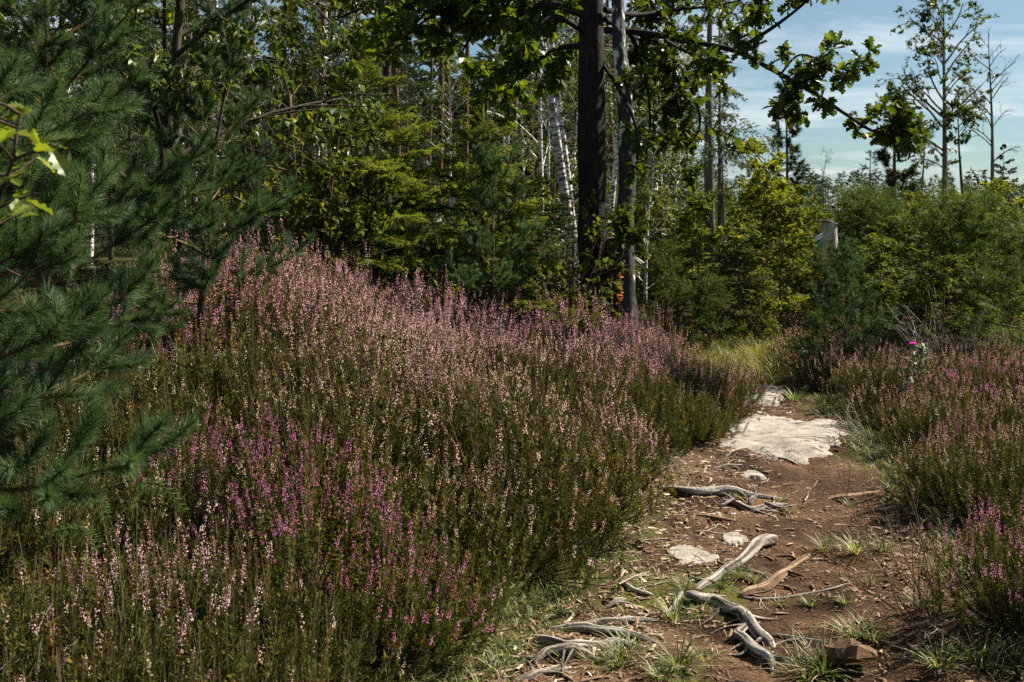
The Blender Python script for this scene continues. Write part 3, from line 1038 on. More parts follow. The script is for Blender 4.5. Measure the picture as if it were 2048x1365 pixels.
root_piece('tree_root', 'upper of three grey roots on green moss at the bottom', [(1032, 1246), (1090, 1252), (1150, 1260), (1200, 1266), (1270, 1276), (1340, 1286)], [0, .02, .025, .022, .015, -.008], [.010, .018, .021, .020, .016, .008])
root_piece('tree_root', 'middle grey root with a splintered left end on moss', [(984, 1270), (1030, 1272), (1080, 1286), (1130, 1294), (1180, 1298), (1230, 1292), (1290, 1296), (1346, 1306)], [.03, .028, .022, .02, .018, .02, .012, -.008], [.016, .026, .024, .020, .020, .020, .016, .010])
root_piece('tree_root', 'pale straight root above the moss left of the twisted root', [(1150, 1252), (1200, 1246), (1260, 1244), (1320, 1240)], [.005, .015, .018, .002], [.012, .018, .018, .010])
root_piece('tree_root', 'lowest arched grey root at the very bottom of the path', [(1060, 1330), (1085, 1316), (1130, 1308), (1165, 1312), (1194, 1320)], [0, .03, .04, .03, .01], [.010, .018, .020, .016, .008])
root_piece('tree_root', 'broad whitish root half buried at the bottom left of path', [(1010, 1362), (1060, 1352), (1110, 1342), (1130, 1334)], [-.005, .012, .015, 0], [.014, .026, .028, .014], flat=.6)
root_piece('tree_root', 'thin dark root crossing soil between grass and chips', [(1210, 1156), (1245, 1168), (1275, 1184), (1310, 1188)], [.005, .014, .014, .0], [.008, .011, .012, .006], 'grey_twig')
root_piece('tree_root', 'short brown wood bar lying below the arched root', [(1375, 1030), (1410, 1034), (1450, 1040), (1475, 1042)], [.01, .012, .012, .006], [.012, .014, .013, .008], 'brown_root')
root_piece('dead_stick', 'bleached stick lying on soil above the arched root', [(1425, 938), (1450, 933), (1490, 930)], [.012, .016, .010], [.010, .012, .007], cat='stick', group='loose sticks')
root_piece('dead_stick', 'dark branch lying along the lower edge of largest slab', [(1500, 908), (1540, 915), (1575, 922), (1598, 930)], [.03, .03, .02, .005], [.009, .012, .010, .006], 'grey_twig', cat='stick', group='loose sticks')
root_piece('dead_stick', 'splintered pale wood lump among chips at grass edge', [(1205, 1218), (1230, 1208), (1252, 1198)], [.012, .018, .01], [.010, .024, .014], cat='stick', flat=.6, group='loose sticks')
root_piece('dead_stick', 'orange broken stub beside the pale forked stick', [(1128, 1218), (1136, 1234), (1142, 1250)], [.03, .025, .005], [.012, .016, .010], 'brown_root', cat='stick', group='loose sticks')
root_piece('dead_stick', 'pale forked stick pointing into the grassy verge', [(1096, 1206), (1130, 1214), (1160, 1236)], [.015, .02, .005], [.008, .012, .008], cat='stick', group='loose sticks')
root_piece('dead_stick', 'long thin curved brown stick below the grass in mid path', [(1475, 1195), (1530, 1200), (1600, 1192), (1660, 1180), (1700, 1168)], [.01, .012, .014, .012, .01], [.005, .006, .006, .005, .003], 'grey_twig', cat='stick', group='loose sticks')
root_piece('dead_stick', 'thin brown stick slanting beside the knotted root', [(1540, 1270), (1590, 1278), (1640, 1284), (1660, 1286)], [.012, .014, .01, .008], [.006, .007, .006, .003], 'grey_twig', cat='stick', group='loose sticks')


def wood_chunk():
    c = gp(1700, 1330)
    mb = MB()
    n = 9
    t = np.linspace(-1, 1, n)
    P = np.stack([t * .085, -t * .035, .045 + .015 * np.sin(t * 2)], -1)
    mb.tube(P, np.array([.038, .05, .056, .055, .058, .054, .046, .036, .022]), 6, 0, .5, 1.0, True, .62, .5)
    ob = link('wood_chunk', mb.mesh('wood_chunk', [M['dark_bark'], M['brown_root']], False), loc=c, rz=-.25)
    ob.data.materials[0] = M['pine_bark']
    tag(ob, 'broken brown block of wood at the bottom of the path', 'wood')


wood_chunk()

# loose twigs on the path: six shapes, copied
TW = []
for k in range(7):
    mb = MB()
    L = R.uniform(.09, .26)
    p = wander((-L / 2, 0, .006), (1, 0, .02), L, 7, .22, 0)
    p[:, 2] = .006 + np.abs(p[:, 2] - .006) * .35
    mb.tube(p, np.linspace(.0034, .0016, 8), 5, 0, .5)
    if k % 2:
        q = wander(p[4], (1, R.choice([-.8, .8]), .1), L * .35, 4, .15, 0)
        q[:, 2] = .006 + np.abs(q[:, 2] - .006) * .3
        mb.tube(q, np.linspace(.0026, .0012, 5), 4, 0, .5)
    TW.append(mb.mesh('twig', [M['grey_twig'] if k % 3 else M['twig']]))
nt = 0
while nt < 46:
    y = R.uniform(3.3, 8.5)
    x = R.uniform(path_l(y), path_r(y))
    if in_path(np.array([x]), np.array([y]))[0] < .1:
        continue
    ob = link('twig', TW[nt % 7], loc=(x, y, pz(x, y)), rot=(R.normal() * .08, R.normal() * .08, R.random() * TAU), sc=R.uniform(.7, 1.3))
    tag(ob, 'thin dry twig lying loose on the brown path soil', 'twig', 'dry twigs scattered on the path')
    nt += 1

# wood chips, bark flakes and needles trodden into the soil: nobody could count them
cm = MB()
T_CHIP = (np.array([[-.5, -.5, 0], [.5, -.35, .1], [.45, .45, .0], [-.45, .4, .12], [0, 0, .35]]), np.array([[0, 1, 4], [1, 2, 4], [2, 3, 4], [3, 0, 4]]))
n = 28000
yy = R.uniform(2.9, 9.6, n * 3)
yy = 2.9 + (yy - 2.9) ** 1.25 / (6.7 ** .25)
xx = R.uniform(-1.0, 3.2, n * 3)
ok = (in_path(xx, yy) > -.12) | ((xx > path_r(yy) - .2) & (xx < path_r(yy) + .55) & (yy < 6.2))
dens = (.25 + .9 * n2(xx, yy, 1.7, 21)) * (.35 + .65 * np.clip(np.abs(xx - (path_l(yy) + path_r(yy)) / 2 - .15) / .55, 0, 1))
edge_l = np.exp(-((xx - path_l(yy) - .25) / .35) ** 2)
edge_r = np.exp(-((xx - path_r(yy) + .2) / .3) ** 2) * (yy > 4.2) * (yy < 5.6)
ok &= R.random(n * 3) < np.clip(dens * .65 + .7 * edge_l + .9 * edge_r, 0, 1)
xx, yy = xx[ok][:n], yy[ok][:n]
zz = np.maximum(path_z(xx, yy), hgt(xx, yy) - .06 * sstep(.0, .25, in_path(xx, yy))) + .003
k = len(xx)
d = np.stack([R.normal(size=k), R.normal(size=k) * .7, R.normal(size=k) * .12], -1)
L = R.gamma(1.7, .0095, k).clip(.006, .09)
wd = (L * R.uniform(.12, .42, k)).clip(.003, .018)
bright = np.clip(R.beta(1.5, 2.4, k) * .8 + .35 * np.exp(-((xx - path_l(yy) - .3) / .4) ** 2) * R.random(k), 0, 1)
cm.scatter(T_CHIP[0], T_CHIP[1], np.stack([xx, yy, zz], -1), frames(d, (0, 0, 1), .25), np.stack([L, wd, wd], -1), 0, bright)
tag(link('wood_chip_litter', cm.mesh('wood_chip_litter', [M['chips']])), 'pale wood chips and bark flakes littering the path', 'litter', kind='stuff')

# ------------------------------------------------------------------ grass
def blades(mb, org, n, L, spread, w, mat=0, tint=(0, 1), lean=.9, tdry=.15):
    """n curved blades from round the origin"""
    a = R.random(n) * TAU
    r0 = spread * np.sqrt(R.random(n)) * .35
    el = np.clip(R.normal(.95, .28, n), .2, 1.5)
    Ls = L * R.uniform(.45, 1.15, n)
    out = np.stack([np.cos(a), np.sin(a), 0 * a], -1)
    side = np.stack([-np.sin(a), np.cos(a), 0 * a], -1)
    base = np.asarray(org)[None, :] + out * r0[:, None]
    segs = 3
    V = []
    for s_ in range(segs + 1):
        t = s_ / segs
        e = el - lean * t * t * R.uniform(.5, 1.2, n)
        hx = Ls * t * np.cos(el - lean * .4 * t)
        hz = Ls * (t * np.sin(el) - .38 * lean * t * t)
        c = base + out * hx[:, None] + np.array([0, 0, 1.0]) * hz[:, None]
        ww = w * (1 - t ** 1.6) * .5
        if s_ < segs:
            V += [c - side * ww, c + side * ww]
        else:
            V += [c]
    V = np.stack(V, 1)
    nv = V.shape[1]
    f = []
    b = (np.arange(n) * nv)[:, None]
    q = np.concatenate([b + np.array([[0, 1, 3, 2]]), b + np.array([[2, 3, 5, 4]])])
    t3 = b + np.array([[4, 5, 6]])
    tn = np.where(R.random(n) < tdry, R.uniform(.8, 1, n), tint[0] + (tint[1] - tint[0]) * R.random(n))
    tv = np.repeat(tn, nv)
    vv = V.reshape(-1, 3)
    mb.add(vv, q, mat, tv)
    mb.add(vv, t3, mat, tv)


TUFT = []
for k in range(6):
    mb = MB()
    blades(mb, (0, 0, -.01), [55, 75, 90, 60, 45, 70][k], [.10, .13, .15, .09, .12, .11][k], .07, .0042, 0, (.2, .75), .9, [.12, .2, .35, .1, .15, .3][k])
    TUFT.append(mb.mesh('grass_tuft', [M['grass']]))
TALL = []
for k in range(3):
    mb = MB()
    blades(mb, (0, 0, -.01), 70, .30, .08, .006, 0, (.1, .55), .55, .08)
    blades(mb, (0, 0, -.01), 40, .16, .10, .005, 0, (.2, .6), .9, .1)
    TALL.append(mb.mesh('grass_tuft', [M['grass']]))

tufts = [
    (1650, 1100, 2, 1.0, 'leftmost of the pale grass tufts standing in mid path'), (1712, 1104, 2, 1.1, 'middle one of the pale grass tufts standing in mid path'), (1768, 1100, 2, .95, 'rightmost of the pale grass tufts standing in mid path'),
    (1480, 1152, 1, .9, 'blue-green grass tuft below the bleached root'), (1510, 1162, 0, 1.0, 'small grass tuft to the right under the bleached root'), (1440, 1166, 3, 1.0, 'short grass tuft tucked against the bleached root'),
    (1372, 1180, 1, 1.0, 'grass tuft at the fork where the bleached root begins'), (1395, 1226, 0, 1.2, 'bluish grass tuft under the twisted grey root'), (1350, 1238, 1, 1.1, 'grass tuft left of the twisted grey root'),
    (1258, 1304, 2, 1.2, 'large spiky grass tuft between the mossy roots'), (1240, 1326, 1, 1.2, 'grass tuft under the middle mossy root'), (1190, 1330, 0, 1.1, 'grass tuft by the lowest arched root'),
    (1356, 1330, 1, 1.3, 'broad grass tuft at the bottom centre of path'), (1410, 1318, 0, 1.1, 'low grass tuft left of the knotted root'), (1320, 1352, 3, 1.2, 'low grass clump at the bottom edge'),
    (1120, 1185, 0, 1.1, 'grass tuft where the verge meets the wood chips'), (1650, 1340, 2, 1.5, 'long-bladed grass tuft left of the wood block'), (1610, 1352, 2, 1.3, 'arching grass tuft beside the knotted root'),
    (1745, 1275, 2, 1.0, 'dry tipped grass tuft behind the wood block'), (1705, 1270, 2, .9, 'pale dry grass tuft above the wood block'), (1620, 1208, 3, .9, 'short grass tuft on the soil below mid path'), (1560, 1208, 0, .7, 'tiny grass tuft by the brown worn root'),
    (1690, 1205, 3, .8, 'short grass tuft right of the long thin stick'), (1740, 1165, 0, .7, 'tiny tuft on soil right of mid path'), (1850, 1210, 1, 1.1, 'grass tuft at the foot of right-hand heather'), (1900, 1150, 1, 1.0, 'grass tuft in the litter below right-hand heather'),
    (1960, 1330, 2, 1.4, 'long dry grass tuft in the bottom right corner'), (2020, 1340, 1, 1.5, 'green grass tuft in the bottom right corner'), (1880, 1330, 1, 1.2, 'dark grass tuft at bottom under right-hand heather'),
    (910, 1340, 1, 1.4, 'yellowish grass tuft under the front heather edge'), (965, 1320, 2, 1.3, 'dry grass tuft at the left end of mossy roots'), (1000, 1340, 0, 1.3, 'green grass tuft below the splintered root end'), (1050, 1300, 3, 1.2, 'grass tuft between the two grey mossy roots'),
    (940, 1270, 1, 1.2, 'grass tuft left of the splintered root'), (1210, 1105, 1, 1.2, 'grass tuft at the heather foot above chips'), (1700, 885, 1, 1.2, 'grass tuft at the right corner of largest slab'), (1720, 905, 0, 1.3, 'bluish grass tuft right of the largest slab'), (1590, 800, 1, 1.5, 'dark grass tuft between the two upper slabs'),
    (1560, 1000, 3, .8, 'moss-like tuft growing behind the arched root'), (1480, 996, 3, .7, 'small tuft on the arched root tangle'), (1700, 1010, 3, .8, 'tiny seedling tuft right of the arched root'), (1580, 1025, 3, .7, 'tiny tuft below the root tangle'),
]
for px, py, v, s_, lb in tufts:
    c = gp(px, py)
    tag(link('grass_tuft', TUFT[v], loc=c, rz=R.random() * TAU, sc=s_ * R.uniform(.9, 1.1)), lb, 'grass tuft', 'grass tufts on the path')
for px, py, v, s_, lb in [(1000, 1165, 0, 1.15, 'tall bright green grass tuft against the front heather'), (1045, 1150, 1, 1.0, 'tall grass tuft next to the bright one'), (1090, 1120, 2, .9, 'tall thin grass tuft at heather edge above verge'), (960, 1200, 1, .9, 'tall grass tuft at left end of the green verge')]:
    c = gp(px, py)
    tag(link('grass_tuft', TALL[v], loc=c, rz=R.random() * TAU, sc=s_), lb, 'grass tuft', 'tall grass by the heather')

# the mat of short grass along the verge
vm = MB()
cnt = 0
for k in range(2600):
    y = R.uniform(3.0, 8.8)
    side_l = R.random() < (.72 if y < 5.4 else .35)
    if side_l:
        x = path_l(y) + R.normal(-.12 if y < 5 else -.2, .17 if y < 5.0 else .08)
    else:
        x = path_r(y) + R.normal(.12, .12)
    if R.random() > (1.0 if y < 5.2 else .6) * (.35 + n2(np.array([x]), np.array([y]), 2.5, 31)[0]):
        continue
    z = max(gz(x, y), pz(x, y))
    blades(vm, (x, y, z - .005), 6, R.uniform(.05, .12), .06, .0038, 0, (.1, .65), .9, .12)
tag(link('grass', vm.mesh('grass', [M['grass']])), 'short green and straw grass along the path edge', 'grass', kind='stuff')

# yellow-green meadow grass where the path bends away
mg = MB()
for k in range(1500):
    x, y = R.normal(2.35, .55), R.normal(11.6, .9)
    blades(mg, (x, y, gz(x, y) - .02), 8, R.uniform(.14, .30), .12, .008, 0, (0, 1), .8, .2)
for k in range(500):
    x, y = R.normal(1.5, .5), R.normal(10.9, .5)
    blades(mg, (x, y, gz(x, y) - .02), 7, R.uniform(.12, .22), .12, .008, 0, (.2, 1), .8, .25)
tag(link('meadow_grass', mg.mesh('meadow_grass', [M['meadow_grass']])), 'yellow-green grass patch where the path bends away', 'grass', kind='stuff')

# ------------------------------------------------------------------ heather
T_STEM = (np.array([[0, .5, -.29], [0, -.5, -.29], [0, 0, .58], [1, .3, -.17], [1, -.3, -.17], [1, 0, .34]]), np.array([[0, 1, 4, 3], [1, 2, 5, 4], [2, 0, 3, 5]]))
T_SCALE = np.array([[0, -.5, 0], [.55, .5, .1], [1, -.1, 0]]), np.array([[0, 1, 2]])


def heather(n_s, rad, H, nleaf, nflow, fl_frac, leaf=(.010, .022), bell=.0076, ft=(.34, .66)):
    """one shrub: woody stems and green shoots / the flower spikes"""
    g, fl = MB(), MB()
    r = rad * np.sqrt(R.random(n_s))
    a = R.random(n_s) * TAU
    u = np.stack([np.cos(a), np.sin(a)], -1)
    top = H * (1 - .58 * (r / rad) ** 2.4) * R.uniform(.72, 1.14, n_s) * np.where(R.random(n_s) < .12, 1.16, 1)
    tip = np.stack([u[:, 0] * r * 1.12, u[:, 1] * r * 1.12, top], -1)
    tip[:, :2] += R.normal(size=(n_s, 2)) * .04
    tip[:, 0] += .02
    bl = R.uniform(.45, .72, n_s)
    base = np.stack([tip[:, 0] * .86, tip[:, 1] * .86, top * (1 - bl)], -1)
    base[:, :2] += R.normal(size=(n_s, 2)) * .022
    # woody stems from the stock to the shoots
    st = np.stack([u[:, 0] * r * .15, u[:, 1] * r * .15, np.full(n_s, -.03)], -1)
    ln = np.linalg.norm(base - st, axis=1)
    g.scatter(T_STEM[0], T_STEM[1], st, frames(base - st), np.stack([ln, np.full(n_s, .0055), np.full(n_s, .0055)], -1), 0)
    d = tip - base
    ln = np.linalg.norm(d, axis=1)
    g.scatter(T_STEM[0], T_STEM[1], base, frames(d), np.stack([ln, np.full(n_s, .0028), np.full(n_s, .0028)], -1), 0)
    dn = unit(d)
    stint = np.clip(R.normal(.45, .2, n_s), 0, 1)
    # leafy side shoots
    k = np.repeat(np.arange(n_s), nleaf)
    t = R.random(len(k)) ** .8 * .92 - .25
    P = base[k] + d[k] * t[:, None]
    q = R.normal(size=(len(k), 3))
    q = unit(q - dn[k] * np.sum(q * dn[k], 1, keepdims=True))
    dd = unit(dn[k] * R.uniform(.5, 1.4, len(k))[:, None] + q)
    L = R.uniform(leaf[0], leaf[1], len(k))
    g.scatter(T_SCALE[0], T_SCALE[1], P + q * .002, frames(dd), np.stack([L, L * .30, L], -1), 1, np.clip(stint[k] + R.normal(size=len(k)) * .17 - .12 * (t < .1), 0, 1))
    # flowers
    fi = np.where(R.random(n_s) < fl_frac)[0]
    k = np.repeat(fi, nflow)
    ft = R.uniform(ft[0], ft[1], n_s)
    t = ft[k] + (1.0 - ft[k]) * R.random(len(k))
    P = base[k] + d[k] * t[:, None]
    q = R.normal(size=(len(k), 3))
    q = unit(q - dn[k] * np.sum(q * dn[k], 1, keepdims=True))
    dd = unit(q + dn[k] * R.uniform(-.5, .4, len(k))[:, None])
    L = bell * R.uniform(.7, 1.2, len(k)) * (1.1 - .45 * (t - ft[k]) / (1 - ft[k]))
    ftn = np.clip(R.beta(2.2, 1.6, n_s), 0, 1)
    fl.scatter(T_BELL[0], T_BELL[1], P + q * .0022, frames(dd), np.stack([L, L * .95, L * .95], -1), 0, np.clip(ftn[k] + R.normal(size=len(k)) * .16, 0, 1))
    return (g.mesh('heather_shrub', [M['heath_stem'], M['heath_leaf']]), fl.mesh('flower_spikes', [M['heath_flower']]))


HEATH = [heather(185, .36, .47, 80, 22, f, bell=.0056, ft=(.58, .84)) for f in (.40, .32, .48, .28, .36)]
HEATH_RICH = [heather(185, .34, .48, 70, 26, f, bell=.0056, ft=(.50, .76)) for f in (.66, .56, .74)]
HEATH_FAR = [heather(150, .36, .50, 84, 20, f, bell=.0080, ft=(.54, .80)) for f in (.54, .44, .6, .38)]
HEATH_FAR_RICH = [heather(150, .34, .52, 72, 24, f, bell=.0082, ft=(.44, .70)) for f in (.82, .72, .9)]
HEATH_SPARSE = [heather(170, .34, .42, 84, 18, .12, bell=.0056, ft=(.6, .84)) for k in range(3)]
BUFF = (.90, .80, .64, 1)
BUFF2 = (.92, .77, .70, 1)
PALE = (.92, .66, .76, 1)
PALE2 = (.92, .71, .76, 1)
PINK = (.90, .53, .73, 1)
VIVID = (.84, .36, .66, 1)
blooms = [  # x, y, radius, colour
    (-1.06, 4.2, .24, VIVID), (-.80, 3.95, .24, VIVID), (-.56, 3.62, .2, VIVID), (.05, 3.75, .2, VIVID),
    (-.85, 8.3, .6, PINK), (-.25, 8.4, .5, PINK), (-1.05, 7.0, .45, PALE), (-1.9, 7.4, .55, PALE), (-1.45, 7.3, .6, PALE), (-1.75, 6.2, .4, PINK),
    (.35, 8.7, .6, PALE), (.85, 8.6, .6, PALE), (1.2, 8.2, .5, PALE), (1.55, 8.1, .35, PALE), (-1.15, 3.2, .26, PALE), (-.6, 5.2, .3, PALE),
    (2.75, 5.9, .28, PINK), (3.5, 7.2, .5, PINK), (1.9, 3.6, .45, PINK), (-.2, 7.4, .5, PALE),
]
near_h = []
step = .385
for iy in range(60):
    for ix in range(-20, 24):
        y = 1.75 + iy * step * .9 + R.uniform(-.12, .12)
        x = (ix + .5 * (iy % 2)) * step + R.uniform(-.12, .12)
        if y > 10.2 or abs(x) > .54 * y + .35 or (y < 2.6 and x > .2):
            continue
        dl = path_l(y) - x
        dr = x - path_r(y)
        if dl < (-.10 if y > 6.3 else .08) + .14 * n2(np.array([x]), np.array([y]), 1.5, 40)[0] and dr < (.14 if y > 4.8 else .10):
            continue
        if dl < 0 and y > 9.9:
            continue
        if x < -1.9 and y > 8.6:
            continue
        if dl > 0 and y > 8.5 and x > 1.9 - (y - 8.5) * .8:
            continue
        if dl < 0 and y < 5.2 and dr < (.0 if y < 4.5 else .08) + .2 * n2(np.array([x]), np.array([y]), 1.2, 41)[0]:
            continue
        if x < -.36 * y - .55:
            continue
        if y < 2.05 and x > -.2:
            continue
        if dl > .5 and n2(np.array([x]), np.array([y]), 2.1, 61)[0] < .27:
            continue
        near_h.append((x, y, dl > 0))
print('heather shrubs', len(near_h))
for x, y, left in near_h:
    col, best = None, 9
    for bx, by, br, c in blooms:
        q = math.hypot(x - bx, y - by) / br
        if q < 1 and q < best:
            best, col = q, c
    nz = n2(np.array([x]), np.array([y]), .9, 44)[0]
    sparse = False
    if col is None:
        col = BUFF if nz < .5 else BUFF2
        if left and y > 5.6 and n2(np.array([x]), np.array([y]), 1.3, 55)[0] > .56:
            col = PALE if R.random() < .5 else PALE2
        if left and (y < 3.0 or (y < 3.9 and nz < .6) or (y < 3.8 and x < -.7) or nz < .34):
            sparse = True
        if (not left) and y < 4.9 and nz < .6:
            sparse = True
    rich = col in (PALE, PALE2, PINK, VIVID) and (left or y < 6)
    pool = HEATH_SPARSE if sparse else (HEATH_FAR_RICH if rich else HEATH_FAR) if y > 5.4 else (HEATH_RICH if rich else HEATH)
    src = pool[int(R.integers(len(pool)))]
    s_ = (.56 + .92 * n2(np.array([x]), np.array([y]), 1.15, 47)[0]) * R.uniform(.9, 1.12) * (1.0 if left else .76)
    if not left and y > 8.4:
        s_ *= .72
    if left and (path_l(y) - x) < .5:
        s_ *= .85
    if y < 3.6:
        s_ *= .88
    root = link('heather_shrub', src[0], loc=(x, y, gz(x, y)), rot=(R.normal() * .14, R.normal() * .14, R.random() * TAU), sc=(s_, s_, s_ * R.uniform(.85, 1.15)))
    fs = link('flower_spikes', src[1], root)
    fs.color = col
    fs['kind'] = 'stuff'
    root.color = col
    if col is VIVID:
        hue = 'vivid magenta flowering heather'
    elif col is PINK:
        hue = 'bright pink flowering heather'
    elif col in (PALE, PALE2):
        hue = 'pale pink flowering heather'
    elif sparse:
        hue = 'dark sparsely flowering heather'
    else:
        hue = 'faded buff-pink heather'
    where = ('on the near left bank' if y < 3.7 else 'on the mid left bank' if y < 6.0 else 'on the left bank crest') if left else ('in the bottom right corner' if y < 4.6 else 'on the bank right of the path')
    px = 1024 + F * x / y
    if left:
        by = 'under the left pines' if px < 420 else 'left of the larger spruce' if px < 690 else 'below the sunlit spruces' if px < 1010 else 'below the twin trunks' if px < 1290 else 'beside the granite slabs'
        if y < 3.7:
            by = 'under the left pines' if px < 420 else 'near the bottom edge' if px < 760 else 'next to the grassy verge'
    else:
        by = 'near the thistle' if px < 1850 else 'at the right edge'
    lab = hue + ' ' + where + ' ' + by
    tag(root, lab, 'heather', lab)

# the heather beyond, brownish and too far to tell the plants apart
fh = MB()
spots = []
for k in range(900):
    y = R.uniform(9.8, 24)
    x = R.uniform(.12 * y, .42 * y)
    if math.hypot((x - 2.2) / 1.1, (y - 11.4) / 1.7) < 1 and R.random() < .95:
        continue
    if y < 10.4 and x < 2.9:
        continue
    if n2(np.array([x]), np.array([y]), .5, 50)[0] < .36:
        continue
    spots.append((x, y))
for x, y in spots[:330]:
    n = 300
    rad, H = R.uniform(.26, .46), R.uniform(.18, .36)
    r = rad * np.sqrt(R.random(n)); a = R.random(n) * TAU
    top = H * (1 - .6 * (r / rad) ** 2) * R.uniform(.6, 1.1, n)
    P = np.stack([x + r * np.cos(a), y + r * np.sin(a), gz(x, y) + top * R.random(n) ** .5], -1)
    d = np.stack([np.cos(a) * .4 * r / rad, np.sin(a) * .4 * r / rad, np.ones(n)], -1) + R.normal(size=(n, 3)) * .25
    L = R.uniform(.03, .075, n)
    fh.scatter(T_DIAM[0], T_DIAM[1], P, frames(d), np.stack([L, L * .22, L], -1), 0, np.clip(R.normal(.5, .22, n), 0, 1))
    m = int(n * R.uniform(.25, .7))
    i = R.integers(0, n, m)
    P2 = np.stack([x + r[i] * np.cos(a[i]), y + r[i] * np.sin(a[i]), gz(x, y) + top[i] * R.uniform(.92, 1.12, m)], -1)
    fh.scatter(T_DIAM[0], T_DIAM[1], P2, frames(R.normal(size=(m, 3)) + np.array([0, 0, 1.5])), R.uniform(.010, .024, m), 1, np.clip(R.normal(R.uniform(.25, .8), .2, m), 0, 1))
tag(link('far_heather', fh.mesh('far_heather', [M['heath_far_leaf'], M['heath_far_flower']])), 'brownish pink heather beyond the bend of the path', 'heather', kind='stuff')

# ------------------------------------------------------------------ foreground trees on the left
young_pine('pine_tree', 'near Scots pine whose blue-green branches reach in at the left edge', -1.52, 2.35, 2.25, 7, PINE_NEAR, (.66, .42), z0=.90, per=7, rad=.03, elev=(-.05, .8))
young_pine('pine_tree', 'tall dark young pine with upright brown trunk in the upper left', -2.30, 4.9, 4.0, 12, PINE_NEAR, (.82, .48), z0=.6, per=5, rad=.04, elev=(.05, .9))
young_pine('pine_tree', 'bushy dark pine behind the tall one at the far left', -3.0, 5.0, 3.4, 9, PINE_NEAR, (1.05, .5), z0=.5, per=5, rad=.038)
young_pine('pine_tree', 'small pine between the left birch and the heather crest', -1.85, 5.9, 2.1, 6, PINE_NEAR, (.72, .4), z0=.55, per=5, rad=.024, lean=(.2, 0))


def sapling_oak():
    c = np.array([gx(40, 1.98), 1.98])
    z = gz(*c)
    root = link('oak_sapling', None, loc=(c[0], c[1], z))
    tag(root, 'yellow-green oak sapling lit among the pine branches at left', 'oak sapling')
    w, tips = MB(), []
    H = 1.80 - z
    stem = spline([(-.36, 0, -.04), (-.33, .02, H * .5), (-.16, .02, H * .78), (-.03, 0, H * .92), (0, 0, H)], 5)
    w.tube(stem, np.linspace(.007, .003, len(stem)), 6, 0)
    for t in (.86, .89, .91, .93, .95, .97, .985, 1.0):
        for q in range(2):
            P, T = along(stem, [t])
            a = R.random() * TAU
            s_ = wander(P[0], (math.cos(a), math.sin(a), .5), .09, 3, .1, 0)
            w.tube(s_, np.linspace(.004, .002, 4), 4, 0)
            tips.append(s_)
    sm = link('stem', w.mesh('stem', [M['dark_bark']], True), root)
    leaf_parts(sm, tips, 5, .062, T_OAK, 'oak_young', 300, .15, .9, .4, 0, (0, -.5, 1), .4, 'leaves', (c[0], c[1], z), fine=T_OAK_FINE)


sapling_oak()


def left_birch():
    x, y = -2.3, 6.1
    root = link('birch_tree', None, loc=(x, y, gz(x, y)))
    tag(root, 'leafy young birch with hanging twigs behind the left pines', 'birch tree')
    w, tips = MB(), []
    spec = [(22, .34, .9, .05, .03, 7), (5, .5, .7, -.04, .08, 5), (3, .55, .6, -.10, .10, 4), (0, 0, 0, -.16, .1, 3)]
    grow(w, tips, np.array([0, 0, -.05]), np.array([.04, -.02, 1]), 3.9, .04, 0, spec)
    tk = link('trunk', w.mesh('trunk', [M['dark_bark']], True), root)
    leaf_parts(tk, tips, 17, .060, T_BIRCH, 'birch_leaf', 300, .75, .8, .05, .012, (0, 0, 1), .7, 'crown', (x, y, gz(x, y)), (.1, .3, .5, .7, .9, .4, .6, .2, .5, .8, .3, .75, .55, .99))
    x, y = -1.05, 7.9
    root = link('birch_sapling', None, loc=(x, y, gz(x, y)))
    tag(root, 'slender birch sapling with yellowish leaves beside the left spruce', 'birch sapling')
    w, tips = MB(), []
    spec = [(12, .36, .8, .04, .03, 6), (4, .5, .7, -.06, .08, 4), (0, 0, 0, -.1, .1, 3)]
    x2 = wander
    grow(w, tips, np.array([-.6, .2, 0]), np.array([-.06, 0, 1]), 2.1, .018, 0, spec)
    link('trunk', w.mesh('trunk', [M['twig']], True), root)
    lb = MB()
    leaves_on(lb, tips, 5, .052, T_BIRCH, 0, .6, .8, .05, .012, (0, 0, 1), .7, tint=None)
    link('crown', lb.mesh('crown', [M['birch_young']]), root)


left_birch()

# ------------------------------------------------------------------ the two sunlit spruces and the small pine in front
x = gx(738, 8.6)
young_spruce('spruce_tree', 'larger sunlit young spruce with a bent tip behind the heather', x, 8.6, 3.10 - gz(x, 8.6), 12, .95, per=7, rad=.038, lean=(-.05, 0), top_gap=.24)
x = gx(966, 8.9)
young_spruce('spruce_tree', 'pointed young spruce behind the small pine in the middle', x, 8.9, 2.72 - gz(x, 8.9), 11, .76, per=6, rad=.03, top_gap=.32)
x = gx(985, 8.1)
young_pine('pine_tree', 'small pine with bare lower stem in front of the pointed spruce', x, 8.1, 1.8 - gz(x, 8.1), 4, PINE_NEAR, (.48, .42), z0=.62, per=5, rad=.02, elev=(.35, .95))
young_spruce('spruce_tree', 'low spruce spreading at the foot of the larger spruce', gx(850, 8.5), 8.5, 1.0, 6, .70, per=7, rad=.02)
young_spruce('spruce_tree', 'low spruce with broad sprays left of the oak trunk', gx(1085, 8.8), 8.8, .95, 5, .66, per=7, rad=.02)
young_spruce('spruce_tree', 'short spruce in the dip left of the larger spruce', gx(620, 8.6), 8.6, 1.6, 7, .75, per=6, rad=.02)


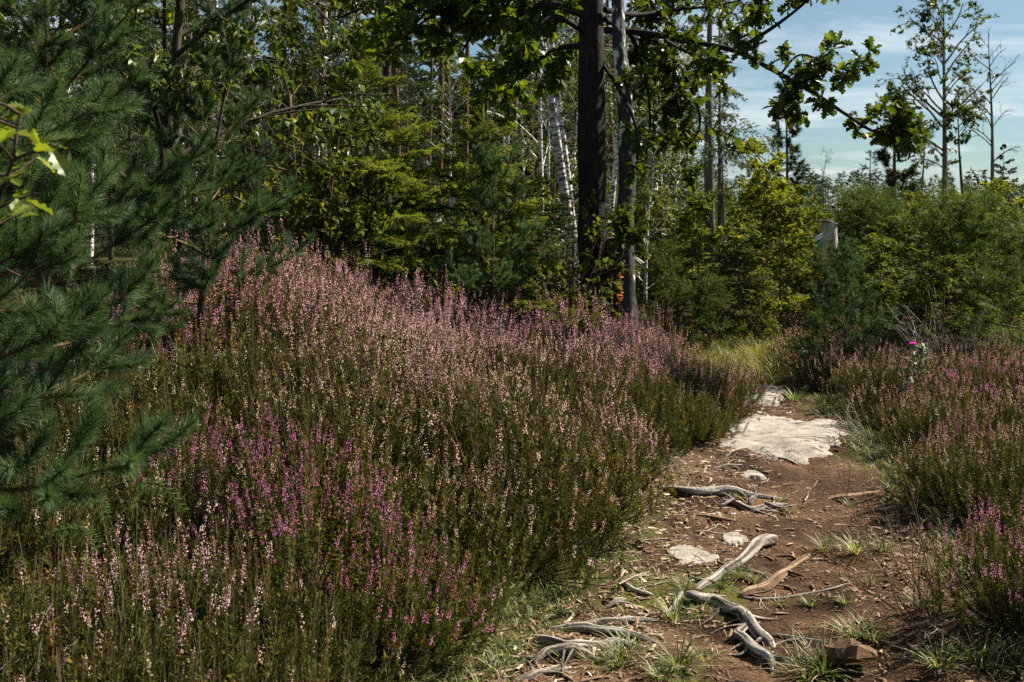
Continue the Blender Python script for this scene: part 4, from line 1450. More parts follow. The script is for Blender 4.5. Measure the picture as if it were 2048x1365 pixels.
def leafy_bush(label, x, y, H, n, leaf=.052, mat='birch_young', color=(1, 1, 1, 1)):
    root = link('birch_bush', None, loc=(x, y, gz(x, y)))
    tag(root, label, 'birch bush')
    w, tips = MB(), []
    spec = [(7, .5, .75, .02, .05, 5), (3, .55, .7, -.05, .1, 4), (0, 0, 0, -.08, .1, 3)]
    for k in range(n):
        a = R.random() * TAU
        grow(w, tips, np.array([R.normal() * .06, R.normal() * .06, -.03]), np.array([math.cos(a) * .35, math.sin(a) * .35, 1]), H * R.uniform(.6, 1), .011, 0, spec)
    link('stems', w.mesh('stems', [M['twig']], True), root)
    lb = MB()
    leaves_on(lb, tips, 9, leaf, T_BIRCH, 0, .5, .85, .05, .01, (0, -.2, 1), .6)
    link('crown', lb.mesh('crown', [M[mat]]), root).color = color


leafy_bush('leafy birch bush left of the larger spruce behind the heather crest', gx(610, 8.2), 8.2, 1.75, 7)
leafy_bush('low leafy birch bush at the heather crest under the left birch', gx(520, 7.9), 7.9, 1.3, 6)
leafy_bush('small birch sprout with pale leaves between the two sunlit spruces', gx(915, 8.2), 8.2, .75, 5)
leafy_bush('leafy sprout against the foot of the oak trunk', gx(1120, 9.2), 9.2, 1.3, 4, color=(.8, .85, .8, 1))


# ------------------------------------------------------------------ oak and birch in the middle
def oak():
    x, y = gx(1188, 9.7), 9.7
    z = gz(x, y)
    O = np.array([x, y, z])
    root = link('oak_tree', None, loc=O)
    tag(root, 'dark oak with long leafy boughs over the middle of the heath', 'oak tree')
    w = MB()
    tr = spline([(.03, 0, -.1), (.015, 0, .6), (-.02, 0, 1.5), (-.03, 0, 2.6), (-.02, 0, 3.8), (.05, .1, 5.2), (.0, .2, 6.8), (.1, .2, 8.0)], 4)
    w.tube(tr, np.interp(np.linspace(0, 1, len(tr)), [0, .06, .2, .5, 1], [.19, .16, .15, .12, .04]), 16, 0, .5, .16)
    link('trunk', w.mesh('trunk', [M['oak_bark']], True), root)
    sm = MB()
    st = spline([(.20, -.10, -.08), (.20, -.10, .35), (.185, -.07, .8), (.16, -.05, 1.1)], 5)
    sm.tube(st, np.interp(np.linspace(0, 1, len(st)), [0, .5, 1], [.085, .065, .05]), 12, 0, .5, .2)
    link('side_stem', sm.mesh('side_stem', [M['pine_bark']], True), root)
    wood, tipsA, tipsB = MB(), [], []

    def limb(P, r0, r1, twigs, tl, bucket, m=6, up=.02):
        P = spline(np.array(P) - O, m)
        wood.tube(P, np.linspace(r0, r1, len(P)), 7, 0, .5, .1)
        for k in range(twigs):
            t = .22 + .78 * (k + R.random()) / twigs
            p, T = along(P, [min(t, .995)])
            q = R.normal(size=3); q[2] = q[2] * .6
            q = unit(q - T[0] * np.dot(q, T[0]))
            d = T[0] * R.uniform(.3, .9) + q
            s_ = wander(p[0], d, tl * R.uniform(.6, 1.2), 4, .14, up)
            wood.tube(s_, np.linspace(.008, .003, len(s_)), 4, 0, cap=False)
            bucket.append(s_[1:])
            for j in range(2):
                p2, T2 = along(s_, [R.uniform(.4, .95)])
                s2 = wander(p2[0], T2[0] + R.normal(size=3) * .7, tl * .5, 3, .14, up)
                wood.tube(s2, np.linspace(.004, .002, len(s2)), 3, 0, cap=False)
                bucket.append(s2[1:])
        return P

    # the long bough to the right, dipping towards its tip, and its fork
    limb([at(1200, 60, 9.8), at(1290, 66, 9.8), at(1370, 82, 9.6), at(1470, 102, 9.3), at(1545, 140, 9.1), at(1630, 188, 8.9), at(1690, 228, 8.8), at(1745, 262, 8.7), at(1800, 272, 8.65)], .036, .009, 15, .30, tipsA)
    limb([at(1470, 102, 9.3), at(1520, 72, 9.2), at(1560, 45, 9.1), at(1610, 5, 9.0), at(1650, -40, 8.9)], .024, .008, 6, .28, tipsA)
    limb([at(1745, 262, 8.7), at(1790, 250, 8.6), at(1830, 268, 8.55)], .010, .005, 7, .22, tipsA)
    limb([at(1560, 150, 9.1), at(1600, 110, 9.0), at(1660, 130, 8.9), at(1720, 150, 8.8)], .012, .005, 7, .22, tipsA)
    limb([at(1560, 150, 9.1), at(1575, 180, 9.0), at(1590, 200, 8.9)], .010, .005, 4, .2, tipsA)
    limb([at(1330, 80, 9.0), at(1400, 120, 9.8), at(1450, 150, 10.2)], .016, .006, 7, .26, tipsA)
    # boughs to the left, shading the wood behind
    limb([at(1180, 72, 9.7), at(1130, 40, 9.4), at(1100, 36, 9.2), at(1062, 70, 9.1)], .035, .016, 1, .2, tipsA)
    limb([at(1180, 30, 9.7), at(1090, 10, 10.4), at(1000, 40, 10.9), at(900, 20, 11.2), at(820, 60, 11.4)], .05, .010, 18, .42, tipsB)
    limb([at(1180, -80, 9.7), at(1080, -60, 10.6), at(980, 20, 11.2), at(920, 110, 11.6)], .05, .010, 18, .42, tipsB)
    limb([at(1180, 90, 9.7), at(1110, 100, 10.3), at(1040, 150, 10.8), at(1000, 210, 11.0)], .035, .010, 14, .38, tipsB)
    limb([at(1180, -200, 9.7), at(1030, -140, 10.8), at(880, -60, 11.4), at(760, 0, 11.7), at(670, 40, 12)], .05, .010, 20, .46, tipsB)
    limb([at(1180, -160, 9.8), at(1040, -120, 11.5), at(900, -20, 12.4), at(800, 80, 12.8)], .05, .010, 20, .46, tipsB)
    limb([at(1180, -220, 9.8), at(1060, -100, 11.5), at(960, 0, 12.6), at(880, 50, 13.0), at(700, 90, 13.2)], .05, .010, 20, .46, tipsB)
    # leaves hanging in front of and beside the trunks
    limb([at(1210, 40, 9.8), at(1260, 70, 10.2), at(1290, 150, 10.5), at(1300, 240, 10.6), at(1290, 330, 10.6)], .03, .006, 16, .30, tipsA)
    limb([at(1230, 50, 9.8), at(1320, 90, 10.3), at(1380, 170, 10.6), at(1400, 250, 10.7), at(1370, 300, 10.7)], .03, .006, 18, .30, tipsA)
    limb([at(1210, 20, 9.6), at(1270, 30, 10.0), at(1350, 20, 10.3), at(1440, 10, 10.4), at(1520, -10, 10.4)], .03, .006, 14, .32, tipsA)
    limb([at(1200, 120, 9.7), at(1250, 200, 9.3), at(1275, 280, 9.1), at(1250, 330, 9.1)], .02, .005, 4, .26, tipsA)
    limb([at(1190, 430, 9.6), at(1225, 445, 9.3), at(1262, 470, 9.2)], .010, .004, 4, .16, tipsA)
    # upper crown, above the picture
    for k in range(9):
        a = .7 + 1.9 * k / 9 + R.random() * .3
        h0 = R.uniform(4.6, 7.4)
        L = R.uniform(1.6, 2.9) * (1 - .08 * (h0 - 3.6))
        p0 = O + np.array([0, .1, h0])
        if math.cos(a) > .3 and h0 < 5.2:
            L *= .7
        p1 = p0 + np.array([math.cos(a) * L * .5, math.sin(a) * L * .5, .35])
        p2 = p0 + np.array([math.cos(a) * L, math.sin(a) * L, .75])
        limb([p0, p1, p2], .04, .010, 15, .45, tipsB)
    bo = link('boughs', wood.mesh('boughs', [M['oak_bark']], True), root)
    leaf_parts(bo, tipsA, 11, .115, T_OAK, 'oak_leaf', 300, .12, .85, .05, 0, (0, 0, 1), .55, 'leaves', O, fine=T_OAK_FINE)
    lb = MB()
    leaves_on(lb, tipsB, 15, .14, T_OAK_LOW, 0, .12, .85, .05, 0, (0, 0, 1), .55)
    link('crown', lb.mesh('crown', [M['oak_leaf']]), root)
    dm = MB()
    dm.tube(spline([(.18, -.46, .0), (.19, -.47, .40), (.20, -.48, .78)], 5), np.linspace(.006, .003, 11), 5, 1)
    leaves_on(dm, [np.array([[.19, -.47, .50], [.205, -.48, .64], [.20, -.48, .78]])], 20, .045, T_OAK_LOW, 0, .3, .9, 0, 0, (0, -.6, 1), .6)
    o2 = link('dead_oak_sprig', dm.mesh('dead_oak_sprig', [M['dry_leaf'], M['twig']]), loc=O)
    tag(o2, 'bright orange dead leaf sprig at the foot of the twin trunks', 'dead leaves')


oak()


def old_birch():
    x, y = gx(1250, 9.5), 9.5
    z = gz(x, y)
    root = link('birch_tree', None, loc=(x, y, z))
    tag(root, 'old birch with black furrowed foot and white lit side by the oak', 'birch tree')
    w = MB()
    tr = spline([(.03, 0, -.1), (.01, 0, .5), (-.01, 0, 1.2), (.02, 0, 1.8), (.0, 0, 2.4), (-.06, 0, 3.2), (-.05, .1, 4.6), (.1, .2, 6.4), (.1, .2, 8.2)], 5)
    w.tube(tr, np.interp(np.linspace(0, 1, len(tr)), [0, .06, .2, .5, 1], [.14, .115, .092, .075, .02]), 16, 0, .5, .2)
    link('trunk', w.mesh('trunk', [M['old_birch_bark']], True), root)
    wood, tips = MB(), []
    spec = [(5, .5, .7, -.05, .06, 5), (3, .6, .6, -.12, .10, 4), (0, 0, 0, -.16, .1, 3)]
    for k in range(14):
        p, T = along(tr, [R.uniform(.66, .97)])
        a = .6 + 2.0 * R.random()
        grow(wood, tips, p[0], np.array([math.cos(a), math.sin(a), .8]), R.uniform(.8, 1.5), .02, 0, spec)
    link('branches', wood.mesh('branches', [M['dark_bark']], True), root)
    lb = MB()
    leaves_on(lb, tips, 8, .055, T_DIAM, 0, .6, .8, .05, .012, (0, 0, 1), .7)
    link('crown', lb.mesh('crown', [M['birch_leaf']]), root)


old_birch()

# ------------------------------------------------------------------ tree stock that is copied: crown and trunk meshes
def stock_pine(H=12.0, c0=.45, n=26, rad=.13, spread=1.5, nl=.13, nw=.016, per=64, mat='pine_far'):
    w, c = MB(), MB()
    tr = wander((0, 0, -.1), (0, 0, 1), H + .1, 14, .012, .03)
    tr = np.vstack([[[0, 0, -.1]], tr[1:]])
    w.tube(tr, np.linspace(rad, rad * .25, len(tr)), 9, 0, .5, .06)
    for k in range(n):
        t = c0 + (1 - c0) * ((k + R.random()) / n) ** .9
        p, T = along(tr, [min(t, .985)])
        f = (t - c0) / (1 - c0)
        a = R.random() * TAU
        L = spread * (1.0 - .62 * f) * R.uniform(.6, 1.15) * (.55 + .45 * sstep(0, .25, f))
        br = wander(p[0], (math.cos(a), math.sin(a), .15 + .5 * f), L, 6, .12, .05)
        w.tube(br, np.linspace(.028, .006, 7) * (L / 1.3), 4, 0, cap=False)
        for j in range(6):
            q, Tq = along(br, [.35 + .65 * (j + R.random()) / 6])
            s_ = wander(q[0], Tq[0] + R.normal(size=3) * .8, R.uniform(.18, .4), 3, .15, .08)
            needles(c, s_, per, nl, nw, 0, 0, 1, .85, R.uniform(.2, .8))
    # a few dead snags below the crown
    for k in range(7):
        p, T = along(tr, [R.uniform(.04, max(c0, .08))])
        a = R.random() * TAU
        br = wander(p[0], (math.cos(a), math.sin(a), -.1), R.uniform(.25, .8), 4, .15, -.03)
        w.tube(br, np.linspace(.012, .004, 5), 4, 0, cap=False)
    return w.mesh('pine_trunk', [M['pine_bark']], True), c.mesh('pine_crown', [M[mat]])


def stock_birch(H=12.0, rad=.10, c0=.3, n=22, leaf=.07, per=12, spread=2.0, bark='birch_bark', lmat='birch_leaf', wob=.035):
    w, c, tips = MB(), MB(), []
    tr = wander((0, 0, -.1), (0, 0, 1), H + .1, 14, wob, .08)
    w.tube(tr, np.linspace(rad, rad * .12, len(tr)), 9, 0, .5, .05)
    spec = [(4, .55, .6, -.03, .08, 4), (3, .55, .6, -.10, .12, 3), (0, 0, 0, -.12, .12, 3)]
    wb = MB()
    for k in range(n):
        t = c0 + (1 - c0) * (k + R.random()) / n
        p, T = along(tr, [min(t, .985)])
        f = (t - c0) / (1 - c0)
        a = R.random() * TAU
        L = spread * (1 - .6 * f) * R.uniform(.6, 1.1) * (.6 + .4 * sstep(0, .2, f))
        grow(w, tips, p[0], np.array([math.cos(a), math.sin(a), .9 + .5 * f]), L, .022 * L, 0, spec)
    if per:
        leaves_on(c, tips, per, leaf, T_DIAM, 0, .5, .9, .0, .02, (0, 0, 1), .8)
    return w.mesh('birch_trunk', [M[bark]], True), (c.mesh('birch_crown', [M[lmat]]) if per else None)


def stock_spruce(H=12.0, rad=.13, rmax=1.9, whorls=30, per=6, nl=.10, nw=.026, mat='spruce_dark', c0=.05, dens=1.0, bark='dark_bark', droop=-.06):
    w, c = MB(), MB()
    tr = wander((0, 0, -.1), (0, 0, 1), H + .1, 14, .006, .03)
    w.tube(tr, np.linspace(rad, rad * .06, len(tr)), 8, 0, .5, .05)
    for k in range(whorls):
        f = k / (whorls - 1)
        t = c0 + (.985 - c0) * f
        for j in range(per if f < .9 else 4):
            p, T = along(tr, [np.clip(t + R.uniform(-.5, .5) / whorls, 0, .99)])
            a = R.random() * TAU
            L = (rmax * (1 - f) ** .8 + .05 * rmax) * R.uniform(.65, 1.15)
            br = wander(p[0], (math.cos(a), math.sin(a), -.05 + .6 * f ** 2), L, 5, .05, droop * (1 - f))
            w.tube(br, np.linspace(.012, .004, 6) * (H / 12) ** .5, 3, 0, cap=False)
            m = max(3, int(7 * (L / rmax) + 2))
            needles(c, br, int(26 * dens * (L / rmax) + 8), nl, nw, 0, .15, 1, .9, None, T_NEEDLE4)
            for q in range(m):
                pp, Tq = along(br, [.2 + .78 * (q + R.random()) / m])
                sg = -1 if q % 2 else 1
                s_ = wander(pp[0], Tq[0] + np.array([-math.sin(a), math.cos(a), 0]) * sg * .9 + [0, 0, -.15], L * R.uniform(.16, .34), 3, .08, droop)
                needles(c, s_, int(17 * dens), nl, nw, 0, 0, 1, .9, np.clip(R.normal(.5, .2), 0, 1), T_NEEDLE4)
    return w.mesh('spruce_trunk', [M[bark]], True), c.mesh('spruce_crown', [M[mat]])


def tree(name, label, stock, x, y, H, H0, cat, group=None, rz=None, fat=1.0, lean=(0, 0), color=None, zoff=0.0):
    s_ = H / H0
    root = link(name, None, loc=(x, y, gz(x, y) + zoff), rot=(lean[1], lean[0], R.random() * TAU if rz is None else rz), sc=(s_ * fat, s_ * fat, s_))
    tag(root, label, cat, group)
    link('trunk', stock[0], root)
    if stock[1] is not None:
        c = link('crown', stock[1], root)
        if color:
            c.color = color
    return root


PINES = [stock_pine(12, .5, 26, .13, 1.5), stock_pine(12, .42, 30, .14, 1.7), stock_pine(12, .58, 24, .12, 1.4)]
BIRCHES = [stock_birch(12, .10, .22, 26, .085, 14), stock_birch(12, .09, .36, 22, .08, 13), stock_birch(12, .085, .28, 24, .085, 13)]
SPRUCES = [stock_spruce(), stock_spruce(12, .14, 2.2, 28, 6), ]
B_SAP = [stock_birch(2.2, .022, .04, 24, .054, 14, .72, 'twig', 'birch_young') for k in range(4)]
P_SAP = [None] * 3
for k in range(3):
    P_SAP[k] = stock_pine(2.0, .06, 36, .03, .72, .075, .008, 75, 'pine_sapling')
S_SAP = [stock_spruce(2.0, .025, .62, 13, 7, .030, .010, 'spruce_needle', .04, 2.0, 'twig', -.02) for k in range(3)]
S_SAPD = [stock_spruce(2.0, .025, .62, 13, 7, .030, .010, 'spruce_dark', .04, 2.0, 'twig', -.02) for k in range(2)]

# ---- the wood behind, on the left and in the middle
wood_named = [
    # name, label, stock, px, D, H, lean
    ('birch_tree', 'leaning white birch with a forked stem left of the oak', BIRCHES[1], 1152, 17, 11, (-.10, 0), 1.15),
    ('birch_tree', 'second stem of white birch hugging the leaning birch', BIRCHES[2], 1158, 17.3, 10, (-.06, 0), .95),
    ('birch_tree', 'thin straight white birch pole left of the leaning birch', BIRCHES[0], 1086, 19, 10, (0, 0), .62),
    ('birch_tree', 'very thin crooked birch pole beside the straight one', BIRCHES[2], 1102, 20, 8, (.03, 0), .5),
    ('birch_tree', 'pale birch pole between the pointed spruce and straight birch', BIRCHES[1], 1010, 24, 10, (.01, 0), .8),
    ('birch_tree', 'white birch rising behind the tip of the larger spruce', BIRCHES[0], 690, 22, 11, (.02, 0), .9),
    ('birch_tree', 'white birch with crossing stems left of the larger spruce', BIRCHES[1], 652, 23, 11, (.09, 0), .7),
    ('birch_tree', 'white birch leaning the other way left of the larger spruce', BIRCHES[2], 668, 24, 11, (-.07, 0), .7),
    ('birch_tree', 'small white birch pole seen just right of the old birch', BIRCHES[2], 1322, 26, 8, (0, 0), .7),
    ('birch_tree', 'small pale birch pole further right of the old birch', BIRCHES[0], 1348, 28, 8.5, (.02, 0), .7),
    ('birch_tree', 'white birch stem showing between oak and old birch', BIRCHES[1], 1213, 18, 10, (0, 0), .8),
    ('pine_tree', 'thick orange-barked pine in the gap right of the larger spruce', PINES[0], 800, 26, 13, (.01, 0), 0.68),
    ('pine_tree', 'sunlit orange pine trunk with a side stub in the middle wood', PINES[2], 878, 28, 13, (0, 0), 0.68),
    ('pine_tree', 'slim straight pine trunk next to the sunlit orange one', PINES[1], 896, 27, 14, (-.01, 0), 0.56),
    ('pine_tree', 'dark pine trunk left of the pointed spruce tip', PINES[0], 932, 30, 13, (0, 0), 0.74),
    ('pine_tree', 'distant pine trunk left of the sunlit orange one', PINES[2], 856, 38, 14, (0, 0), 0.62),
    ('pine_tree', 'pine trunk glimpsed between the birches left of the oak', PINES[1], 1065, 30, 12, (0, 0), 0.50),
]
for nm, lb, stk, px, D, H, ln, fat in wood_named:
    tree(nm, lb, stk, gx(px, D), D, H, 12, nm.replace('_', ' '), None, None, fat, ln)
k = 0
while k < 66:
    D = R.uniform(21, 62)
    px = R.uniform(-250, 1330)
    x = gx(px, D)
    if 780 < px < 960 and D < 40:
        continue
    if px > 1020 and D < 34:
        continue
    kind = R.choice(3, p=[.26, .30, .44])
    if kind == 0:
        tree('pine_tree', 'tall dark pine in the wood behind the left half', PINES[int(R.integers(3))], x, D, R.uniform(10, 15), 12, 'pine tree', 'pines of the wood behind', None, R.uniform(.75, .95))
    elif kind == 1:
        tree('birch_tree', 'pale-stemmed birch deep in the wood behind', BIRCHES[int(R.integers(3))], x, D, R.uniform(9, 13), 12, 'birch tree', 'birches of the wood behind', None, R.uniform(.8, 1.1))
    else:
        tree('spruce_tree', 'dark spruce closing the wood behind', SPRUCES[int(R.integers(2))], x, D, R.uniform(6, 13), 12, 'spruce tree', 'spruces of the wood behind', None, R.uniform(.9, 1.4))
    k += 1
# dark spruces right behind the left birch and the sunlit spruces
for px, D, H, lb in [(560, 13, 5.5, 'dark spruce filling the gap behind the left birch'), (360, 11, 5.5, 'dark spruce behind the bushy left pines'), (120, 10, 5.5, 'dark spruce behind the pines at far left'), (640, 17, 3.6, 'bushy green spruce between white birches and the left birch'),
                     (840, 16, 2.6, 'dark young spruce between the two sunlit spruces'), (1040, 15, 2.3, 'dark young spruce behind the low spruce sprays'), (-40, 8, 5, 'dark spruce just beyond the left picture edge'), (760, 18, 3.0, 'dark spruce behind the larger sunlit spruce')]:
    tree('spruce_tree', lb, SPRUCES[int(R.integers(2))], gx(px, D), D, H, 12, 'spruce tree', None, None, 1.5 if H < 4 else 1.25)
LUSH = [stock_birch(6.0, .05, .10, 30, .075, 13, 1.35, 'birch_bark', 'birch_young') for k in range(2)]
for px, D, H, lb in [(1045, 21.0, 4.6, 'sunlit leafy birch behind the pointed spruce'), (1135, 20.5, 5.0, 'sunlit leafy birch directly left of the oak trunk'), (905, 19.0, 4.4, 'sunlit leafy birch deeper between the spruces'),
                     (600, 13.5, 4.6, 'leafy birch tinted dark as if shaded above the leafy bush'), (540, 11.0, 4.6, 'leafy birch tinted dark as if shaded behind the left birch'), (1290, 15.0, 3.6, 'sunlit leafy birch seen right of the old birch'), (1345, 19.0, 4.5, 'sunlit leafy birch left of the ragged spruces')]:
    c_ = R.uniform(.7, .95) if px > 700 else .5  # crowns on the left get a darker leaf tint in place of shade
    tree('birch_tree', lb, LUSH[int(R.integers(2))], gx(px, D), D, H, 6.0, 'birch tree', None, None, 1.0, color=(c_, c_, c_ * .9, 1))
for k in range(46):
    D = R.uniform(11.5, 24)
    px = R.uniform(420, 1260)
    x = gx(px, D)
    j = k % 4
    if j == 0:
        tree('spruce_sapling', 'yellow-green spruce sapling in the undergrowth behind the spruces', S_SAP[k % 3], x, D, R.uniform(1.0, 1.9), 2.0, 'spruce sapling', 'undergrowth spruces', None, 1.2)
    elif j == 1:
        tree('birch_sapling', 'green birch sapling in the undergrowth behind the spruces', B_SAP[k % 4], x, D, R.uniform(1.2, 2.2), 2.2, 'birch sapling', 'undergrowth birches', None, 1.2, color=(.8, .85, .8, 1))
    elif j == 2:
        tree('spruce_sapling', 'dark spruce sapling in the undergrowth behind the spruces', S_SAPD[k % 2], x, D, R.uniform(1.2, 2.0), 2.0, 'spruce sapling', 'undergrowth dark spruces', None, 1.3)
    else:
        tree('pine_sapling', 'bluish pine sapling in the undergrowth behind the spruces', P_SAP[k % 3], x, D, R.uniform(.9, 1.6), 2.0, 'pine sapling', 'undergrowth pines', None, 1.2)

# ---- the old ragged spruce group right of the old birch
OLD = stock_spruce(10, .16, 1.5, 16, 4, .13, .03, 'spruce_dark', .36, .8, 'grey_bark', -.10)
OLD2 = stock_spruce(10, .10, 1.1, 11, 3, .13, .03, 'spruce_dark', .42, .7, 'grey_bark', -.10)
tree('spruce_tree', 'old ragged spruce with thick bare trunk right of the old birch', OLD, gx(1420, 17), 17, 7.2, 10, 'spruce tree')
tree('spruce_tree', 'thinner ragged spruce stem touching the old ragged spruce', OLD2, gx(1440, 17.2), 17.2, 6.0, 10, 'spruce tree', None, None, .9, (.01, 0))
tree('spruce_tree', 'leaning ragged spruce stem right of the old ragged spruce', OLD2, gx(1452, 16.9), 16.9, 4.4, 10, 'spruce tree', None, None, .9, (.14, 0))

# ---- far trees standing up against the sky on the right
tree('pine_tree', 'taller of two slim pines against the sky right of the ragged spruce', stock_pine(7, .28, 36, .09, 1.0, .20, .028, 60), gx(1577, 45), 45, 7.0 + .2, 7, 'pine tree')
tree('pine_tree', 'shorter of two slim pines against the sky right of ragged spruce', PINES[1], gx(1553, 46), 46, 5.9, 12, 'pine tree', None, None, 1.2)
tree('pine_tree', 'dense pine directly under the tip of the oak bough', stock_pine(6.4, .30, 34, .12, 1.25, .22, .032, 70), gx(1786, 40), 40, 6.2, 6.4, 'pine tree')
tree('pine_tree', 'small crooked pine left of the dense pine under the bough', PINES[2], gx(1740, 43), 43, 4.3, 12, 'pine tree', None, None, 1.3)
tree('pine_tree', 'slim pine right of the dense pine under the bough', PINES[0], gx(1836, 41), 41, 5.2, 12, 'pine tree', None, None, 1.2)
tree('birch_tree', 'tall airy birch standing highest against the sky at right', stock_birch(10, .15, .32, 30, .13, 15, 3.0, 'grey_bark', 'birch_leaf', .015), gx(1893, 38), 38, 9.5, 10, 'birch tree', None, 0)
tree('bare_tree', 'leafless thin tree right of the tall airy birch', stock_birch(10, .12, .42, 15, .1, 0, 2.4, 'grey_bark', 'birch_leaf', .015), gx(1985, 36), 36, 8.0, 10, 'tree', None, 0)
tree('birch_tree', 'stunted tree with one leafy top between birch and bare tree', stock_birch(6, .10, .70, 9, .13, 10, 1.2, 'dark_bark', 'birch_leaf', .03), gx(1935, 34), 34, 5.3, 6, 'birch tree', None, 1.0)
tree('bare_tree', 'small leafless birch between the two pine groups', stock_birch(4, .04, .3, 14, .05, 2, .8, 'grey_bark'), gx(1635, 42), 42, 4.2, 4, 'tree', None, 2.0)
tree('spruce_tree', 'young spruce tip rising at the right edge under the bare tree', S_SAPD[0], gx(2005, 20), 20, 2.9, 2.0, 'spruce tree', None, None, .9)
tree('spruce_tree', 'sparse young spruce tip right of the grey stump', S_SAP[1], gx(1715, 18), 18, 2.15, 2.0, 'spruce tree', None, None, .9)


def snag():
    x, y = gx(1690, 30), 30
    w = MB()
    w.tube(spline([(0, 0, 0), (0, 0, 1.3), (-.05, 0, 1.9), (-.12, 0, 2.5)], 4), np.linspace(.07, .02, 13), 6, 0)
    w.tube(spline([(-.02, 0, 1.5), (.15, 0, 1.75), (.28, 0, 2.15)], 4), np.linspace(.04, .015, 9), 6, 0)
    tag(link('dead_snag', w.mesh('dead_snag', [M['grey_bark']], True), loc=(x, y, gz(x, y))), 'forked dead snag poking above the thicket by the stump', 'dead tree')


snag()

# ---- thicket right of the path
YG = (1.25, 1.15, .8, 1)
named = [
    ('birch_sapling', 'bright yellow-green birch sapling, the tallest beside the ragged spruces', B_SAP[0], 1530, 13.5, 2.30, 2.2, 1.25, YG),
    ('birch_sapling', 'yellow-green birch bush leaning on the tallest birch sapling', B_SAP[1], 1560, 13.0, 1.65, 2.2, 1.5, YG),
    ('spruce_sapling', 'dense dark spruce bush left of the yellow-green birch', S_SAPD[0], 1478, 12.6, 1.45, 2.0, 1.7, None),
    ('birch_sapling', 'grey-green sapling standing right of the old birch trunk', B_SAP[2], 1392, 13.0, 1.75, 2.2, 1.15, (.9, .95, 1.0, 1)),
    ('pine_sapling', 'blue-green pine sapling at the foot of the old birch', P_SAP[0], 1330, 12.0, 1.15, 2.0, 1.3, None),
    ('pine_sapling', 'small pine sapling under the grey-green sapling', P_SAP[1], 1420, 11.6, .85, 2.0, 1.2, None),
    ('birch_sapling', 'leafy birch sprout in front of the dense dark spruce bush', B_SAP[3], 1510, 11.8, .85, 2.2, 1.2, None),
    ('spruce_sapling', 'dark spruce sapling right behind the grey stump', S_SAPD[1], 1715, 15.5, 1.75, 2.0, 1.5, None),
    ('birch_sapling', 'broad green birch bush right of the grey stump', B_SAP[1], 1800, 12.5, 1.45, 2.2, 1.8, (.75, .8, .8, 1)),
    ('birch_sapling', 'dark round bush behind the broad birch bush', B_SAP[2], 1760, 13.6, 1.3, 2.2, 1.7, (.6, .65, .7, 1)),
    ('spruce_sapling', 'tiny light green spruce below the broad birch bush', S_SAP[0], 1790, 10.0, .62, 2.0, 1.6, None),
    ('pine_sapling', 'shaggy pine sapling with two tops at the right', P_SAP[2], 1915, 10.5, 1.55, 2.0, 1.3, None),
    ('pine_sapling', 'second pine sapling close to the shaggy two-topped one', P_SAP[0], 1962, 10.8, 1.5, 2.0, 1.3, None),
    ('birch_sapling', 'yellowish birch bush at the right edge above the heather', B_SAP[0], 2025, 11.5, 1.7, 2.2, 1.5, (1.1, 1.05, .8, 1)),
    ('pine_sapling', 'pale tipped pine sapling cut by the right edge', P_SAP[1], 2060, 9.2, 1.3, 2.0, 1.4, None),
    ('birch_sapling', 'dense olive birch bush right behind the trunked young pine', B_SAP[3], 1745, 11.2, 1.15, 2.2, 1.6, (.8, .85, .75, 1)),
    ('spruce_sapling', 'dark spruce bush between the broad birch bush and shaggy pine', S_SAPD[1], 1855, 11.6, 1.35, 2.0, 1.6, None),
    ('birch_sapling', 'green birch bush below the shaggy two-topped pine', B_SAP[0], 1880, 9.8, .95, 2.2, 1.7, (.85, .9, .75, 1)),
    ('birch_sapling', 'leafy green bush right of the yellow-green birch at the slope', B_SAP[1], 1610, 15.5, 1.5, 2.2, 1.5, (.9, .95, .8, 1)),
    ('spruce_sapling', 'light spruce sapling left of the trail marker', S_SAP[2], 1590, 16.5, 1.7, 2.0, 1.4, None),
    ('pine_sapling', 'low pine sapling hiding the foot of the grey stump', P_SAP[0], 1655, 12.6, .98, 2.0, 1.3, None),
    ('birch_sapling', 'round green bush at the right foot of the grey stump', B_SAP[2], 1700, 13.0, 1.05, 2.2, 1.5, (.8, .9, .75, 1)),
    ('pine_sapling', 'tiny bluish pine left of the trunked pine by the path', P_SAP[2], 1628, 10.4, .5, 2.0, 1.3, None),
]
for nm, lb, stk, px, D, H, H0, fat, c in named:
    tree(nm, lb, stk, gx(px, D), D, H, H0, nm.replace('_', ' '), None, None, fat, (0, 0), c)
x = gx(1692, 9.6)
young_pine('pine_tree', 'young green pine with visible stem standing right of the path bend', x, 9.6, 1.08, 6, PINE_MID, (.52, .3), .42, .062, .0055, z0=.22, per=7, rad=.018, elev=(.15, .9))
k = 0
